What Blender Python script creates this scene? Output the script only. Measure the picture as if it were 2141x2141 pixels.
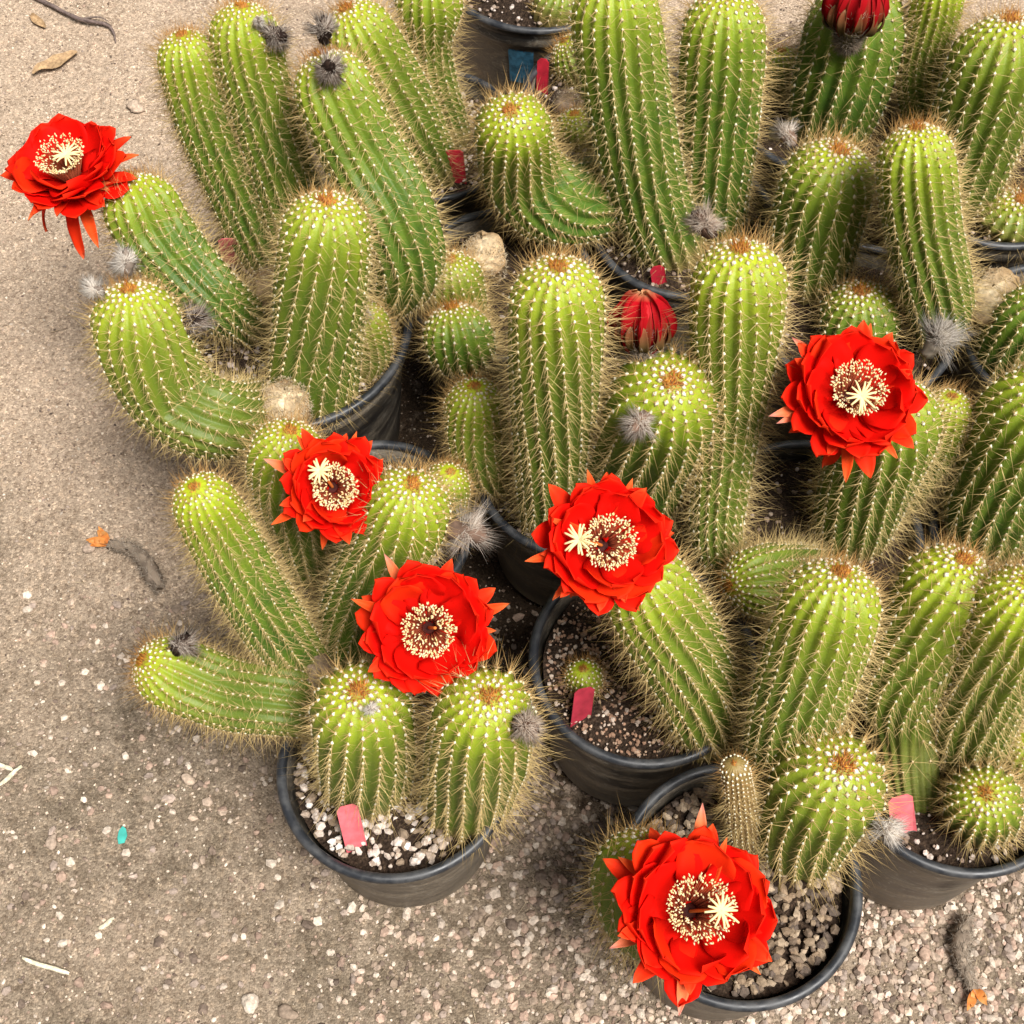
import bpy, math, random
import numpy as np
from mathutils import Matrix, Vector, Quaternion

# ------------------------------------------------------------------ camera, sky, sun, exposure
scene = bpy.context.scene
for o in list(bpy.data.objects): bpy.data.objects.remove(o)
col = scene.collection
cam_d = bpy.data.cameras.new('camera'); cam = bpy.data.objects.new('camera', cam_d); col.objects.link(cam)
cam.location = (0, 0, 1.56); cam.rotation_euler = (math.radians(90 - 61.0), 0, 0)
cam_d.sensor_width = 36; cam_d.angle = math.radians(40.0); cam_d.clip_start = .02; cam_d.clip_end = 200
scene.camera = cam
scene.render.resolution_x = scene.render.resolution_y = 1024
SUN_EL, SUN_AZ = math.radians(63), math.radians(135)      # azimuth clockwise from +Y
world = bpy.data.worlds.new('World'); scene.world = world; world.use_nodes = True
nt = world.node_tree; nt.nodes.clear()
wo = nt.nodes.new('ShaderNodeOutputWorld'); bg = nt.nodes.new('ShaderNodeBackground'); sky = nt.nodes.new('ShaderNodeTexSky')
sky.sky_type = 'NISHITA'; sky.sun_disc = False; sky.sun_elevation = SUN_EL; sky.sun_rotation = SUN_AZ
sky.air_density = 1.0; sky.dust_density = 4.0; sky.ozone_density = .6
hs = nt.nodes.new('ShaderNodeHueSaturation'); hs.inputs['Saturation'].default_value = .15    # thin white overcast
nt.links.new(sky.outputs[0], hs.inputs['Color']); nt.links.new(hs.outputs[0], bg.inputs[0]); nt.links.new(bg.outputs[0], wo.inputs[0])
bg.inputs[1].default_value = .04
sd = bpy.data.lights.new('sun', 'SUN'); sd.energy = 2.9; sd.angle = math.radians(26); sd.color = (1.0, .965, .92)
sun = bpy.data.objects.new('sun', sd); col.objects.link(sun)
sdir = Vector((math.cos(SUN_EL)*math.sin(SUN_AZ), math.cos(SUN_EL)*math.cos(SUN_AZ), math.sin(SUN_EL)))
sun.rotation_euler = sdir.to_track_quat('Z', 'Y').to_euler(); sun.location = sdir*5
vs = scene.view_settings; vs.view_transform = 'Standard'; vs.look = 'None'; vs.gamma = 1; vs.use_curve_mapping = False
vs.exposure = 1.1

rng = np.random.default_rng(7); random.seed(7)
# layout in metres: pots (rim centre, rim height, rim radius), stems (axis points from root to tip, radii)
POTS = {
  'P1': dict(c=(-0.1154, 0.4615), z=0.21, r=0.119),
  'P2': dict(c=(0.1359, 0.5739), z=0.215, r=0.118),
  'P3': dict(c=(0.217, 0.343), z=0.215, r=0.118),
  'P4': dict(c=(0.4341, 0.4577), z=0.24, r=0.117),
  'P5': dict(c=(-0.2671, 0.9878), z=0.24, r=0.152),
  'P6': dict(c=(-0.1516, 0.7392), z=0.2, r=0.11),
  'C': dict(c=(-0.0135, 1.0752), z=0.2, r=0.116),
  'B': dict(c=(-0.1061, 1.3197), z=0.2, r=0.116),
  'D': dict(c=(0.2157, 1.1684), z=0.2, r=0.118),
  'E': dict(c=(0.074, 0.8139), z=0.2, r=0.116),
  'F': dict(c=(0.3322, 0.7312), z=0.2, r=0.119),
  'H': dict(c=(0.4168, 1.0193), z=0.2, r=0.117),
  'I': dict(c=(0.4059, 1.3647), z=0.2, r=0.116),
  'J': dict(c=(0.6175, 1.2452), z=0.2, r=0.117),
  'K': dict(c=(0.6563, 0.9882), z=0.2, r=0.119),
  'L': dict(c=(0.5783, 0.7312), z=0.2, r=0.119),
  'T': dict(c=(0.0389, 1.6449), z=0.2, r=0.142),
  'U': dict(c=(0.1232, 1.38), z=0.2, r=0.112),
}
STEMS = [
  {'plant': 'P5', 'P': [[-0.2961, 1.108, 0.212], [-0.3147, 1.1161, 0.2917], [-0.3391, 1.1344, 0.4176], [-0.3475, 1.1559, 0.5108]], 'R': [0.0356, 0.0373, 0.0362, 0.0306], 'bare': 0, 'ribs': 19},
  {'plant': 'P5', 'P': [[-0.2612, 1.108, 0.212], [-0.2632, 1.1192, 0.2835], [-0.2753, 1.1407, 0.4073], [-0.282, 1.1575, 0.4833], [-0.2821, 1.1718, 0.5345]], 'R': [0.0388, 0.0413, 0.04, 0.0385, 0.0342], 'bare': 0, 'ribs': 19},
  {'plant': 'P5', 'P': [[-0.1674, 1.0277, 0.22], [-0.1199, 1.0107, 0.31], [-0.1282, 1.0283, 0.37], [-0.1574, 1.0663, 0.42], [-0.1816, 1.0925, 0.475], [-0.1969, 1.118, 0.52]], 'R': [0.0346, 0.043, 0.0464, 0.0456, 0.0435, 0.0394], 'bare': 0, 'ribs': 19},
  {'plant': 'P5', 'P': [[-0.3095, 0.9989, 0.22], [-0.3326, 0.9723, 0.3], [-0.3936, 1.0306, 0.33], [-0.4128, 1.0539, 0.365], [-0.4216, 1.0681, 0.39]], 'R': [0.0312, 0.0356, 0.0439, 0.0446, 0.0406], 'bare': 0, 'ribs': 19},
  {'plant': 'P5', 'P': [[-0.2955, 0.8777, 0.22], [-0.311, 0.8181, 0.285], [-0.3615, 0.8388, 0.3], [-0.384, 0.8647, 0.37], [-0.3864, 0.8833, 0.43]], 'R': [0.0361, 0.0444, 0.0489, 0.0484, 0.0406], 'bare': 0, 'ribs': 19},
  {'plant': 'P5', 'P': [[-0.2259, 0.901, 0.212], [-0.2223, 0.9082, 0.2599], [-0.1941, 0.9385, 0.4165], [-0.1846, 0.9529, 0.4827]], 'R': [0.0499, 0.0511, 0.0482, 0.0444], 'bare': 0, 'ribs': 19},
  {'plant': 'P5', 'P': [[-0.1812, 0.9417, 0.212], [-0.1666, 0.9479, 0.2401], [-0.1661, 0.9568, 0.3028]], 'R': [0.0296, 0.0304, 0.0259], 'bare': 0, 'ribs': 19},
  {'plant': 'P6', 'P': [[-0.2075, 0.6867, 0.172], [-0.214, 0.6914, 0.2384], [-0.2221, 0.7003, 0.336], [-0.22, 0.7078, 0.3854], [-0.2108, 0.7167, 0.4272]], 'R': [0.0291, 0.0348, 0.0383, 0.0372, 0.0323], 'bare': 0, 'ribs': 19},
  {'plant': 'P6', 'P': [[-0.0986, 0.7463, 0.172], [-0.0788, 0.7532, 0.2203], [-0.0652, 0.7602, 0.2767]], 'R': [0.0267, 0.029, 0.0247], 'bare': 0, 'ribs': 19},
  {'plant': 'P1', 'P': [[-0.181, 0.5352, 0.172], [-0.218, 0.5636, 0.235], [-0.2475, 0.5866, 0.34], [-0.272, 0.6158, 0.43], [-0.2802, 0.6216, 0.485]], 'R': [0.0266, 0.0324, 0.0336, 0.032, 0.0262], 'bare': 0, 'ribs': 19},
  {'plant': 'P1', 'P': [[-0.154, 0.55, 0.172], [-0.1673, 0.5955, 0.22], [-0.1362, 0.6193, 0.32], [-0.1035, 0.6322, 0.4], [-0.0905, 0.6422, 0.455]], 'R': [0.0335, 0.0374, 0.0407, 0.0418, 0.0376], 'bare': 0, 'ribs': 19},
  {'plant': 'P1', 'P': [[-0.186, 0.5263, 0.172], [-0.2228, 0.5162, 0.24], [-0.2801, 0.525, 0.235], [-0.3319, 0.5389, 0.25], [-0.3624, 0.5423, 0.285]], 'R': [0.0277, 0.036, 0.0383, 0.0382, 0.0312], 'bare': 0, 'ribs': 19},
  {'plant': 'P1', 'P': [[-0.1468, 0.4571, 0.182], [-0.1413, 0.4644, 0.2638], [-0.1385, 0.4742, 0.3735]], 'R': [0.0495, 0.0502, 0.0459], 'bare': 0, 'ribs': 19},
  {'plant': 'P1', 'P': [[-0.047, 0.435, 0.182], [-0.0329, 0.443, 0.2944], [-0.0193, 0.4525, 0.4155]], 'R': [0.0459, 0.0488, 0.0441], 'bare': 0, 'ribs': 19},
  {'plant': 'P2', 'P': [[0.2013, 0.5091, 0.187], [0.1735, 0.5348, 0.2801], [0.13, 0.5628, 0.3781], [0.1097, 0.5751, 0.4246]], 'R': [0.0382, 0.0457, 0.0453, 0.0403], 'bare': 0, 'ribs': 19},
  {'plant': 'P2', 'P': [[0.0759, 0.5558, 0.187], [0.0728, 0.5587, 0.2201]], 'R': [0.0188, 0.0196], 'bare': 0, 'ribs': 19},
  {'plant': 'P3', 'P': [[0.1671, 0.3189, 0.172], [0.1324, 0.3045, 0.235], [0.1195, 0.3239, 0.265], [0.1248, 0.353, 0.31]], 'R': [0.034, 0.0453, 0.0486, 0.0448], 'bare': 0, 'ribs': 19},
  {'plant': 'P3', 'P': [[0.2309, 0.3824, 0.187], [0.2164, 0.3975, 0.26], [0.1992, 0.4146, 0.3474]], 'R': [0.0157, 0.016, 0.0124], 'bare': 2, 'ribs': 19},
  {'plant': 'P3', 'P': [[0.2755, 0.4299, 0.172], [0.2659, 0.4693, 0.28], [0.2789, 0.5169, 0.385], [0.288, 0.5504, 0.46]], 'R': [0.0375, 0.0436, 0.0462, 0.0417], 'bare': 0, 'ribs': 19},
  {'plant': 'P3', 'P': [[0.2846, 0.3866, 0.172], [0.2847, 0.4006, 0.25], [0.2937, 0.4114, 0.3], [0.298, 0.4144, 0.345]], 'R': [0.0422, 0.0505, 0.0549, 0.0505], 'bare': 0, 'ribs': 19},
  {'plant': 'P4', 'P': [[0.3954, 0.439, 0.212], [0.3839, 0.4803, 0.25], [0.3702, 0.506, 0.31], [0.3855, 0.5381, 0.385], [0.3982, 0.565, 0.455]], 'R': [0.0273, 0.0301, 0.0424, 0.0456, 0.043], 'bare': 1, 'ribs': 19},
  {'plant': 'P4', 'P': [[0.4583, 0.4719, 0.212], [0.4467, 0.4922, 0.2905], [0.4423, 0.511, 0.3985], [0.4409, 0.5267, 0.4854]], 'R': [0.0371, 0.0427, 0.0419, 0.036], 'bare': 0, 'ribs': 19},
  {'plant': 'P4', 'P': [[0.4588, 0.4095, 0.212], [0.4404, 0.4055, 0.29]], 'R': [0.0363, 0.0365], 'bare': 0, 'ribs': 19},
  {'plant': 'P4', 'P': [[0.5031, 0.4554, 0.212], [0.5004, 0.4659, 0.2672]], 'R': [0.0211, 0.0235], 'bare': 0, 'ribs': 19},
  {'plant': 'C', 'P': [[-0.0622, 1.0403, 0.172], [-0.0687, 1.0448, 0.208], [-0.0717, 1.0535, 0.2678]], 'R': [0.0324, 0.0382, 0.0359], 'bare': 0, 'ribs': 19},
  {'plant': 'C', 'P': [[-0.0488, 1.0085, 0.172], [-0.0603, 0.9625, 0.225], [-0.0701, 0.9826, 0.27]], 'R': [0.0308, 0.0406, 0.0387], 'bare': 0, 'ribs': 19},
  {'plant': 'B', 'P': [[-0.1042, 1.2753, 0.172], [-0.1339, 1.2861, 0.2512], [-0.1698, 1.2995, 0.3429], [-0.1943, 1.3107, 0.4091]], 'R': [0.038, 0.048, 0.0485, 0.0421], 'bare': 0, 'ribs': 19},
  {'plant': 'B', 'P': [[-0.0827, 1.3336, 0.172], [-0.1018, 1.3487, 0.2616], [-0.104, 1.36, 0.3163], [-0.0994, 1.3706, 0.3605], [-0.1, 1.3821, 0.4059]], 'R': [0.0308, 0.0324, 0.029, 0.0426, 0.038], 'bare': 0, 'ribs': 19},
  {'plant': 'D', 'P': [[0.2015, 1.1494, 0.172], [0.164, 1.1696, 0.2641], [0.1353, 1.1927, 0.3715], [0.1162, 1.2143, 0.4608], [0.107, 1.2321, 0.5242]], 'R': [0.044, 0.05, 0.05, 0.0479, 0.043], 'bare': 0, 'ribs': 19},
  {'plant': 'D', 'P': [[0.2555, 1.1864, 0.172], [0.2476, 1.2051, 0.2716], [0.2409, 1.233, 0.3973], [0.2355, 1.2549, 0.4779]], 'R': [0.0418, 0.0477, 0.0511, 0.0457], 'bare': 0, 'ribs': 19},
  {'plant': 'D', 'P': [[0.1354, 1.2214, 0.172], [0.1044, 1.1859, 0.225], [0.054, 1.1528, 0.25], [0.0107, 1.1619, 0.3], [-0.0023, 1.1376, 0.42]], 'R': [0.0476, 0.0512, 0.0514, 0.0502, 0.042], 'bare': 0, 'ribs': 19},
  {'plant': 'E', 'P': [[0.0358, 0.7632, 0.172], [0.0414, 0.7761, 0.2936], [0.0427, 0.7998, 0.4593], [0.0415, 0.8167, 0.5484]], 'R': [0.031, 0.0414, 0.0468, 0.0425], 'bare': 0, 'ribs': 19},
  {'plant': 'E', 'P': [[-0.0127, 0.8116, 0.172], [-0.0317, 0.8044, 0.225], [-0.0391, 0.8243, 0.27], [-0.0398, 0.8369, 0.325]], 'R': [0.0254, 0.0317, 0.0357, 0.0314], 'bare': 0, 'ribs': 19},
  {'plant': 'E', 'P': [[0.1375, 0.7838, 0.172], [0.1394, 0.7894, 0.25], [0.1483, 0.7796, 0.35], [0.1537, 0.7651, 0.44]], 'R': [0.0504, 0.0633, 0.0606, 0.0499], 'bare': 0, 'ribs': 19},
  {'plant': 'F', 'P': [[0.2559, 0.6867, 0.172], [0.2212, 0.7102, 0.215], [0.2227, 0.7796, 0.34], [0.2176, 0.8245, 0.46], [0.2129, 0.8488, 0.535]], 'R': [0.0268, 0.0286, 0.0338, 0.0482, 0.0444], 'bare': 0, 'ribs': 19},
  {'plant': 'F', 'P': [[0.3236, 0.6933, 0.172], [0.268, 0.65, 0.24], [0.2217, 0.6317, 0.265]], 'R': [0.0327, 0.0388, 0.0325], 'bare': 0, 'ribs': 19},
  {'plant': 'F', 'P': [[0.3794, 0.7463, 0.172], [0.3802, 0.7584, 0.2686], [0.3839, 0.7699, 0.3552], [0.3794, 0.7802, 0.4023]], 'R': [0.0451, 0.0508, 0.0495, 0.044], 'bare': 0, 'ribs': 19},
  {'plant': 'F', 'P': [[0.4222, 0.7701, 0.172], [0.4487, 0.7845, 0.28], [0.4501, 0.8002, 0.36]], 'R': [0.0239, 0.0283, 0.026], 'bare': 0, 'ribs': 19},
  {'plant': 'H', 'P': [[0.3686, 1.1056, 0.172], [0.365, 1.1233, 0.2695], [0.374, 1.1382, 0.3577]], 'R': [0.0501, 0.058, 0.0568], 'bare': 0, 'ribs': 19},
  {'plant': 'H', 'P': [[0.5114, 1.0145, 0.18], [0.501, 1.0123, 0.235], [0.4593, 1.0389, 0.34], [0.4375, 1.0604, 0.41], [0.4276, 1.0783, 0.455]], 'R': [0.032, 0.041, 0.0426, 0.0424, 0.0393], 'bare': 0, 'ribs': 19},
  {'plant': 'H', 'P': [[0.4183, 1.0085, 0.172], [0.4145, 1.0153, 0.2054], [0.4085, 1.0243, 0.2466]], 'R': [0.0423, 0.048, 0.0471], 'bare': 0, 'ribs': 19},
  {'plant': 'I', 'P': [[0.4176, 1.345, 0.172], [0.4239, 1.359, 0.2517], [0.4266, 1.3731, 0.317], [0.4213, 1.3899, 0.3758]], 'R': [0.0534, 0.0652, 0.066, 0.0593], 'bare': 0, 'ribs': 19},
  {'plant': 'I', 'P': [[0.3686, 1.4221, 0.172], [0.3569, 1.4364, 0.2284]], 'R': [0.0273, 0.028], 'bare': 0, 'ribs': 19},
  {'plant': 'J', 'P': [[0.5696, 1.2348, 0.172], [0.5734, 1.2577, 0.289], [0.5787, 1.2747, 0.3661], [0.5776, 1.2888, 0.4137]], 'R': [0.0505, 0.061, 0.0614, 0.0552], 'bare': 0, 'ribs': 19},
  {'plant': 'J', 'P': [[0.5563, 1.3075, 0.172], [0.5148, 1.345, 0.2741], [0.5159, 1.3652, 0.3572], [0.5155, 1.3777, 0.4018]], 'R': [0.0278, 0.0308, 0.031, 0.0279], 'bare': 0, 'ribs': 19},
  {'plant': 'J', 'P': [[0.633, 1.1864, 0.172], [0.6357, 1.1876, 0.1857], [0.6363, 1.193, 0.2141]], 'R': [0.0418, 0.0509, 0.0503], 'bare': 0, 'ribs': 19},
  {'plant': 'K', 'P': [[0.5926, 0.9696, 0.172], [0.5996, 0.9722, 0.2114], [0.6115, 0.9804, 0.2913]], 'R': [0.0444, 0.0498, 0.0454], 'bare': 0, 'ribs': 19},
  {'plant': 'L', 'P': [[0.5309, 0.7396, 0.172], [0.5235, 0.755, 0.2405], [0.5249, 0.7701, 0.3347], [0.5326, 0.7812, 0.4147]], 'R': [0.0474, 0.0561, 0.0544, 0.0479], 'bare': 0, 'ribs': 19},
  {'plant': 'T', 'P': [[0.0625, 1.5701, 0.172], [0.0694, 1.5738, 0.1919], [0.0724, 1.5786, 0.2151]], 'R': [0.0372, 0.0399, 0.0366], 'bare': 0, 'ribs': 19},
  {'plant': 'U', 'P': [[0.0968, 1.4518, 0.172], [0.0852, 1.4569, 0.1955], [0.0701, 1.4628, 0.2223]], 'R': [0.0289, 0.0329, 0.0297], 'bare': 0, 'ribs': 19},
  {'plant': 'U', 'P': [[0.0855, 1.3336, 0.172], [0.0835, 1.3369, 0.19], [0.0814, 1.3407, 0.2108]], 'R': [0.028, 0.032, 0.0303], 'bare': 0, 'ribs': 19},
]
EXTRA = {
  'tufts': [
    {'plant': 'P5', 'p': [-0.2475, 1.1464, 0.5175], 'n': [0.8561, -0.436, 0.2775], 'r': 0.015, 'k': 'dark'},
    {'plant': 'P5', 'p': [-0.2627, 1.1468, 0.5362], 'n': [0.5491, -0.5491, 0.6301], 'r': 0.007, 'k': 'white'},
    {'plant': 'P5', 'p': [-0.1918, 1.1261, 0.5419], 'n': [0.0359, 0.3992, 0.9162], 'r': 0.014, 'k': 'dark'},
    {'plant': 'P5', 'p': [-0.1843, 1.0805, 0.5337], 'n': [0.1232, -0.5806, 0.8048], 'r': 0.015, 'k': 'dark'},
    {'plant': 'P5', 'p': [-0.389, 0.9092, 0.4401], 'n': [-0.0812, 0.7704, 0.6324], 'r': 0.013, 'k': 'white'},
    {'plant': 'P5', 'p': [-0.4173, 0.8768, 0.4376], 'n': [-0.7594, -0.0103, 0.6505], 'r': 0.01, 'k': 'white'},
    {'plant': 'P5', 'p': [-0.3336, 0.8812, 0.3766], 'n': [0.9236, 0.3334, 0.1892], 'r': 0.017, 'k': 'dark'},
    {'plant': 'H', 'p': [0.3183, 1.1703, 0.3461], 'n': [-0.7581, 0.5539, 0.3443], 'r': 0.015, 'k': 'pale'},
    {'plant': 'F', 'p': [0.1798, 0.8749, 0.5378], 'n': [-0.6623, 0.6229, 0.4163], 'r': 0.015, 'k': 'tan'},
    {'plant': 'E', 'p': [0.0776, 0.8041, 0.3625], 'n': [-0.9321, 0.3224, 0.1651], 'r': 0.013, 'k': 'tan'},
    {'plant': 'E', 'p': [0.1223, 0.7267, 0.4259], 'n': [-0.5327, -0.7856, 0.3147], 'r': 0.016, 'k': 'pale'},
    {'plant': 'P1', 'p': [-0.0425, 0.6237, 0.3973], 'n': [0.9787, -0.1558, -0.1337], 'r': 0.021, 'k': 'pale'},
    {'plant': 'P1', 'p': [-0.3237, 0.5525, 0.2955], 'n': [0.5397, 0.3096, 0.7829], 'r': 0.015, 'k': 'dark'},
    {'plant': 'P1', 'p': [0.0113, 0.4266, 0.4106], 'n': [0.7344, -0.5291, 0.4251], 'r': 0.014, 'k': 'tan'},
    {'plant': 'P1', 'p': [-0.1252, 0.4513, 0.3873], 'n': [0.331, -0.5102, 0.7938], 'r': 0.006, 'k': 'white'},
    {'plant': 'P3', 'p': [0.3396, 0.3693, 0.3003], 'n': [0.7371, -0.6757, 0.0042], 'r': 0.015, 'k': 'white'},
    {'plant': 'H', 'p': [0.4601, 1.0117, 0.1959], 'n': [-0.9347, -0.03, -0.3543], 'r': 0.014, 'k': 'pale'},
    {'plant': 'F', 'p': [0.4197, 0.8208, 0.4284], 'n': [0.5116, 0.5994, 0.6155], 'r': 0.02, 'k': 'grey'},
    {'plant': 'P5', 'p': [-0.1609, 0.9433, 0.3113], 'n': [0.2253, -0.5079, 0.8314], 'r': 0.006, 'k': 'white'},
  ],
  'flowers': [
    {'name': 'F1', 'plant': 'P5', 'c': [-0.4838, 1.063, 0.43], 'a': [-0.0797, -0.0199, 0.9966], 'R': 0.068, 'A': [-0.4501, 1.0607, 0.38], 'n': [-0.9621, 0.0982, 0.2543], 'sg': [0.12, -0.05], 'open': 1.0},
    {'name': 'F2', 'plant': 'P6', 'c': [-0.1606, 0.6389, 0.455], 'a': [0.1893, -0.4732, 0.8604], 'R': 0.0539, 'A': [-0.1966, 0.689, 0.4123], 'n': [0.6251, -0.7232, 0.2938], 'sg': [-0.25, 0.25], 'open': 0.86},
    {'name': 'F3', 'plant': 'P1', 'c': [-0.0735, 0.5073, 0.43], 'a': [0.0438, -0.4815, 0.8754], 'R': 0.0614, 'A': [-0.1138, 0.4933, 0.3694], 'n': [0.675, 0.5634, 0.4765], 'sg': [0.1, 0.04], 'open': 1.05},
    {'name': 'F4', 'plant': 'P2', 'c': [0.0831, 0.5587, 0.5], 'a': [0.11, -0.3849, 0.9164], 'R': 0.0614, 'A': [0.0982, 0.5726, 0.437], 'n': [-0.567, 0.0204, 0.8234], 'sg': [-0.42, 0.02], 'open': 0.97},
    {'name': 'F5', 'plant': 'F', 'c': [0.3229, 0.7363, 0.47], 'a': [0.0188, -0.3387, 0.9407], 'R': 0.0681, 'A': [0.3537, 0.7637, 0.4035], 'n': [-0.7275, -0.3025, 0.6159], 'sg': [0.02, -0.12], 'open': 1.0},
    {'name': 'F7', 'plant': 'P3', 'c': [0.1572, 0.2793, 0.375], 'a': [0.0979, -0.1763, 0.9795], 'R': 0.0729, 'A': [0.1389, 0.3084, 0.309], 'n': [0.4166, -0.6341, 0.6514], 'sg': [0.22, -0.02], 'open': 0.97},
  ],
  'buds': [
    {'name': 'B1', 'plant': 'E', 'c': [0.1267, 0.8281, 0.45], 'a': [-0.0198, 0.6125, 0.7903], 'R': 0.0259, 'A': [0.1243, 0.807, 0.4197], 'n': [-0.5523, 0.7237, 0.4138]},
    {'name': 'B2', 'plant': 'I', 'c': [0.405, 1.3291, 0.4], 'a': [0.0517, 0.362, 0.9308], 'R': 0.0313, 'A': [0.4074, 1.3246, 0.3473], 'n': [-0.3161, -0.8642, 0.3916]},
  ],
  'stumps': [
    {'plant': 'P5', 'B': [-0.2538, 0.8685, 0.212], 'T': [-0.2475, 0.846, 0.282], 'R': 0.0288, 'k': 'cream'},
    {'plant': 'P5', 'B': [-0.283, 1.0418, 0.212], 'T': [-0.2783, 1.0082, 0.275], 'R': 0.0231, 'k': 'tan'},
    {'plant': 'C', 'B': [-0.0337, 1.1139, 0.172], 'T': [-0.0356, 1.0859, 0.235], 'R': 0.0279, 'k': 'cream'},
    {'plant': 'K', 'B': [0.5982, 1.0403, 0.172], 'T': [0.5555, 1.0155, 0.25], 'R': 0.0333, 'k': 'cream'},
    {'plant': 'P1', 'B': [-0.1975, 0.5342, 0.182], 'T': [-0.1975, 0.5368, 0.255], 'R': 0.0222, 'k': 'grey'},
    {'plant': 'U', 'B': [0.0775, 1.388, 0.172], 'T': [0.0705, 1.3704, 0.2], 'R': 0.0182, 'k': 'grey'},
  ],
  'tags': [
    {'pot': 'P5', 'B': [-0.339, 1.0891, 0.208], 'T': [-0.3329, 1.0761, 0.272], 'w': 0.023, 'yaw': 0.1, 'col': 'pink'},
    {'pot': 'B', 'B': [-0.0716, 1.2563, 0.168], 'T': [-0.0749, 1.2575, 0.227], 'w': 0.026, 'yaw': 0.0, 'col': 'red'},
    {'pot': 'U', 'B': [0.0401, 1.4105, 0.168], 'T': [0.0401, 1.432, 0.217], 'w': 0.017, 'yaw': -0.5, 'col': 'dark'},
    {'pot': 'D', 'B': [0.1841, 1.0881, 0.168], 'T': [0.1773, 1.0931, 0.202], 'w': 0.018, 'yaw': 0.1, 'col': 'dark'},
    {'pot': 'P1', 'B': [-0.1528, 0.3807, 0.178], 'T': [-0.1579, 0.4045, 0.244], 'w': 0.021, 'yaw': 0.25, 'col': 'pink'},
    {'pot': 'P2', 'B': [0.07, 0.5106, 0.183], 'T': [0.0745, 0.5276, 0.237], 'w': 0.022, 'yaw': 0.35, 'col': 'maroon'},
    {'pot': 'P4', 'B': [0.3829, 0.386, 0.208], 'T': [0.3687, 0.4082, 0.262], 'w': 0.024, 'yaw': 0.12, 'col': 'pink'},
  ],
  'litter': {'fallen': [[[-0.4619, 0.7988, 0.012], [-0.4317, 0.7525, 0.01], [-0.5026, 0.8157, 0.008]], [[0.4805, 0.3165, 0.012], [0.494, 0.3557, 0.012], [0.49, 0.2797, 0.01]]], 'twig': [[-0.766, 1.7997, 0.006], [-0.7231, 1.771, 0.008], [-0.6762, 1.7403, 0.01], [-0.6344, 1.732, 0.007], [-0.6214, 1.7166, 0.004], [-0.6156, 1.6968, 0.003]], 'twig2': [[-0.6766, 1.7415, 0.009], [-0.6483, 1.7462, 0.009], [-0.6316, 1.7401, 0.006]], 'leaves': [[[-0.7339, 1.631, 0.006], [-0.671, 1.6742, 0.008]], [[-0.759, 1.7578, 0.006], [-0.7293, 1.7284, 0.006]]], 'straws': [[[-0.5268, 0.3143, 0.004], [-0.474, 0.2972, 0.004]], [[-0.4491, 0.3451, 0.004], [-0.4334, 0.3564, 0.004]], [[-0.59, 0.5024, 0.004], [-0.5627, 0.5284, 0.005]], [[-0.5971, 0.5351, 0.004], [-0.5734, 0.5234, 0.003]]], 'chip': [-0.4374, 0.4472, 0.002], 'stones': [[-0.3706, 0.513, 0.004], [-0.5149, 0.4406, 0.004], [-0.2384, 0.258, 0.005], [-0.2785, 0.2687, 0.005], [-0.0006, 0.3519, 0.004], [0.4447, 0.3181, 0.004], [-0.5666, 1.5594, 0.006], [-0.5263, 0.8109, 0.003]]},
}

# ------------------------------------------------------------------ materials
def mat(name, rough=.6, spec=.3):
    m = bpy.data.materials.new(name); m.use_nodes = True
    b = m.node_tree.nodes['Principled BSDF']; b.inputs['Roughness'].default_value = rough; b.inputs['Specular IOR Level'].default_value = spec
    return m, m.node_tree, b
def nn(t, kind, **kw):
    n = t.nodes.new('ShaderNode'+kind)
    for k, v in kw.items():
        if k in n.inputs: n.inputs[k].default_value = v
        else: setattr(n, k, v)
    return n
def ramp(t, src, stops, interp='LINEAR'):
    r = t.nodes.new('ShaderNodeValToRGB'); e = r.color_ramp.elements; r.color_ramp.interpolation = interp
    while len(e) < len(stops): e.new(.5)
    for i, (p, c) in enumerate(stops): e[i].position = p; e[i].color = (*c, 1) if len(c) == 3 else c
    t.links.new(src, r.inputs[0]); return r
def mixc(t, fac, a, b, mode='MIX'):
    n = t.nodes.new('ShaderNodeMix'); n.data_type = 'RGBA'; n.blend_type = mode
    for sock, v in ((n.inputs[0], fac), (n.inputs[6], a), (n.inputs[7], b)):
        if hasattr(v, 'is_linked') or hasattr(v, 'links'): t.links.new(v, sock)
        elif isinstance(v, (int, float)): sock.default_value = v
        else: sock.default_value = (*v, 1)
    return n.outputs[2]
def bump(t, b, h, strength, dist=.001):
    n = nn(t, 'Bump', Strength=strength, Distance=dist); t.links.new(h, n.inputs['Height']); t.links.new(n.outputs[0], b.inputs['Normal']); return n
def attr(t, name='Col'):
    return nn(t, 'Attribute', attribute_name=name)

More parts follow.
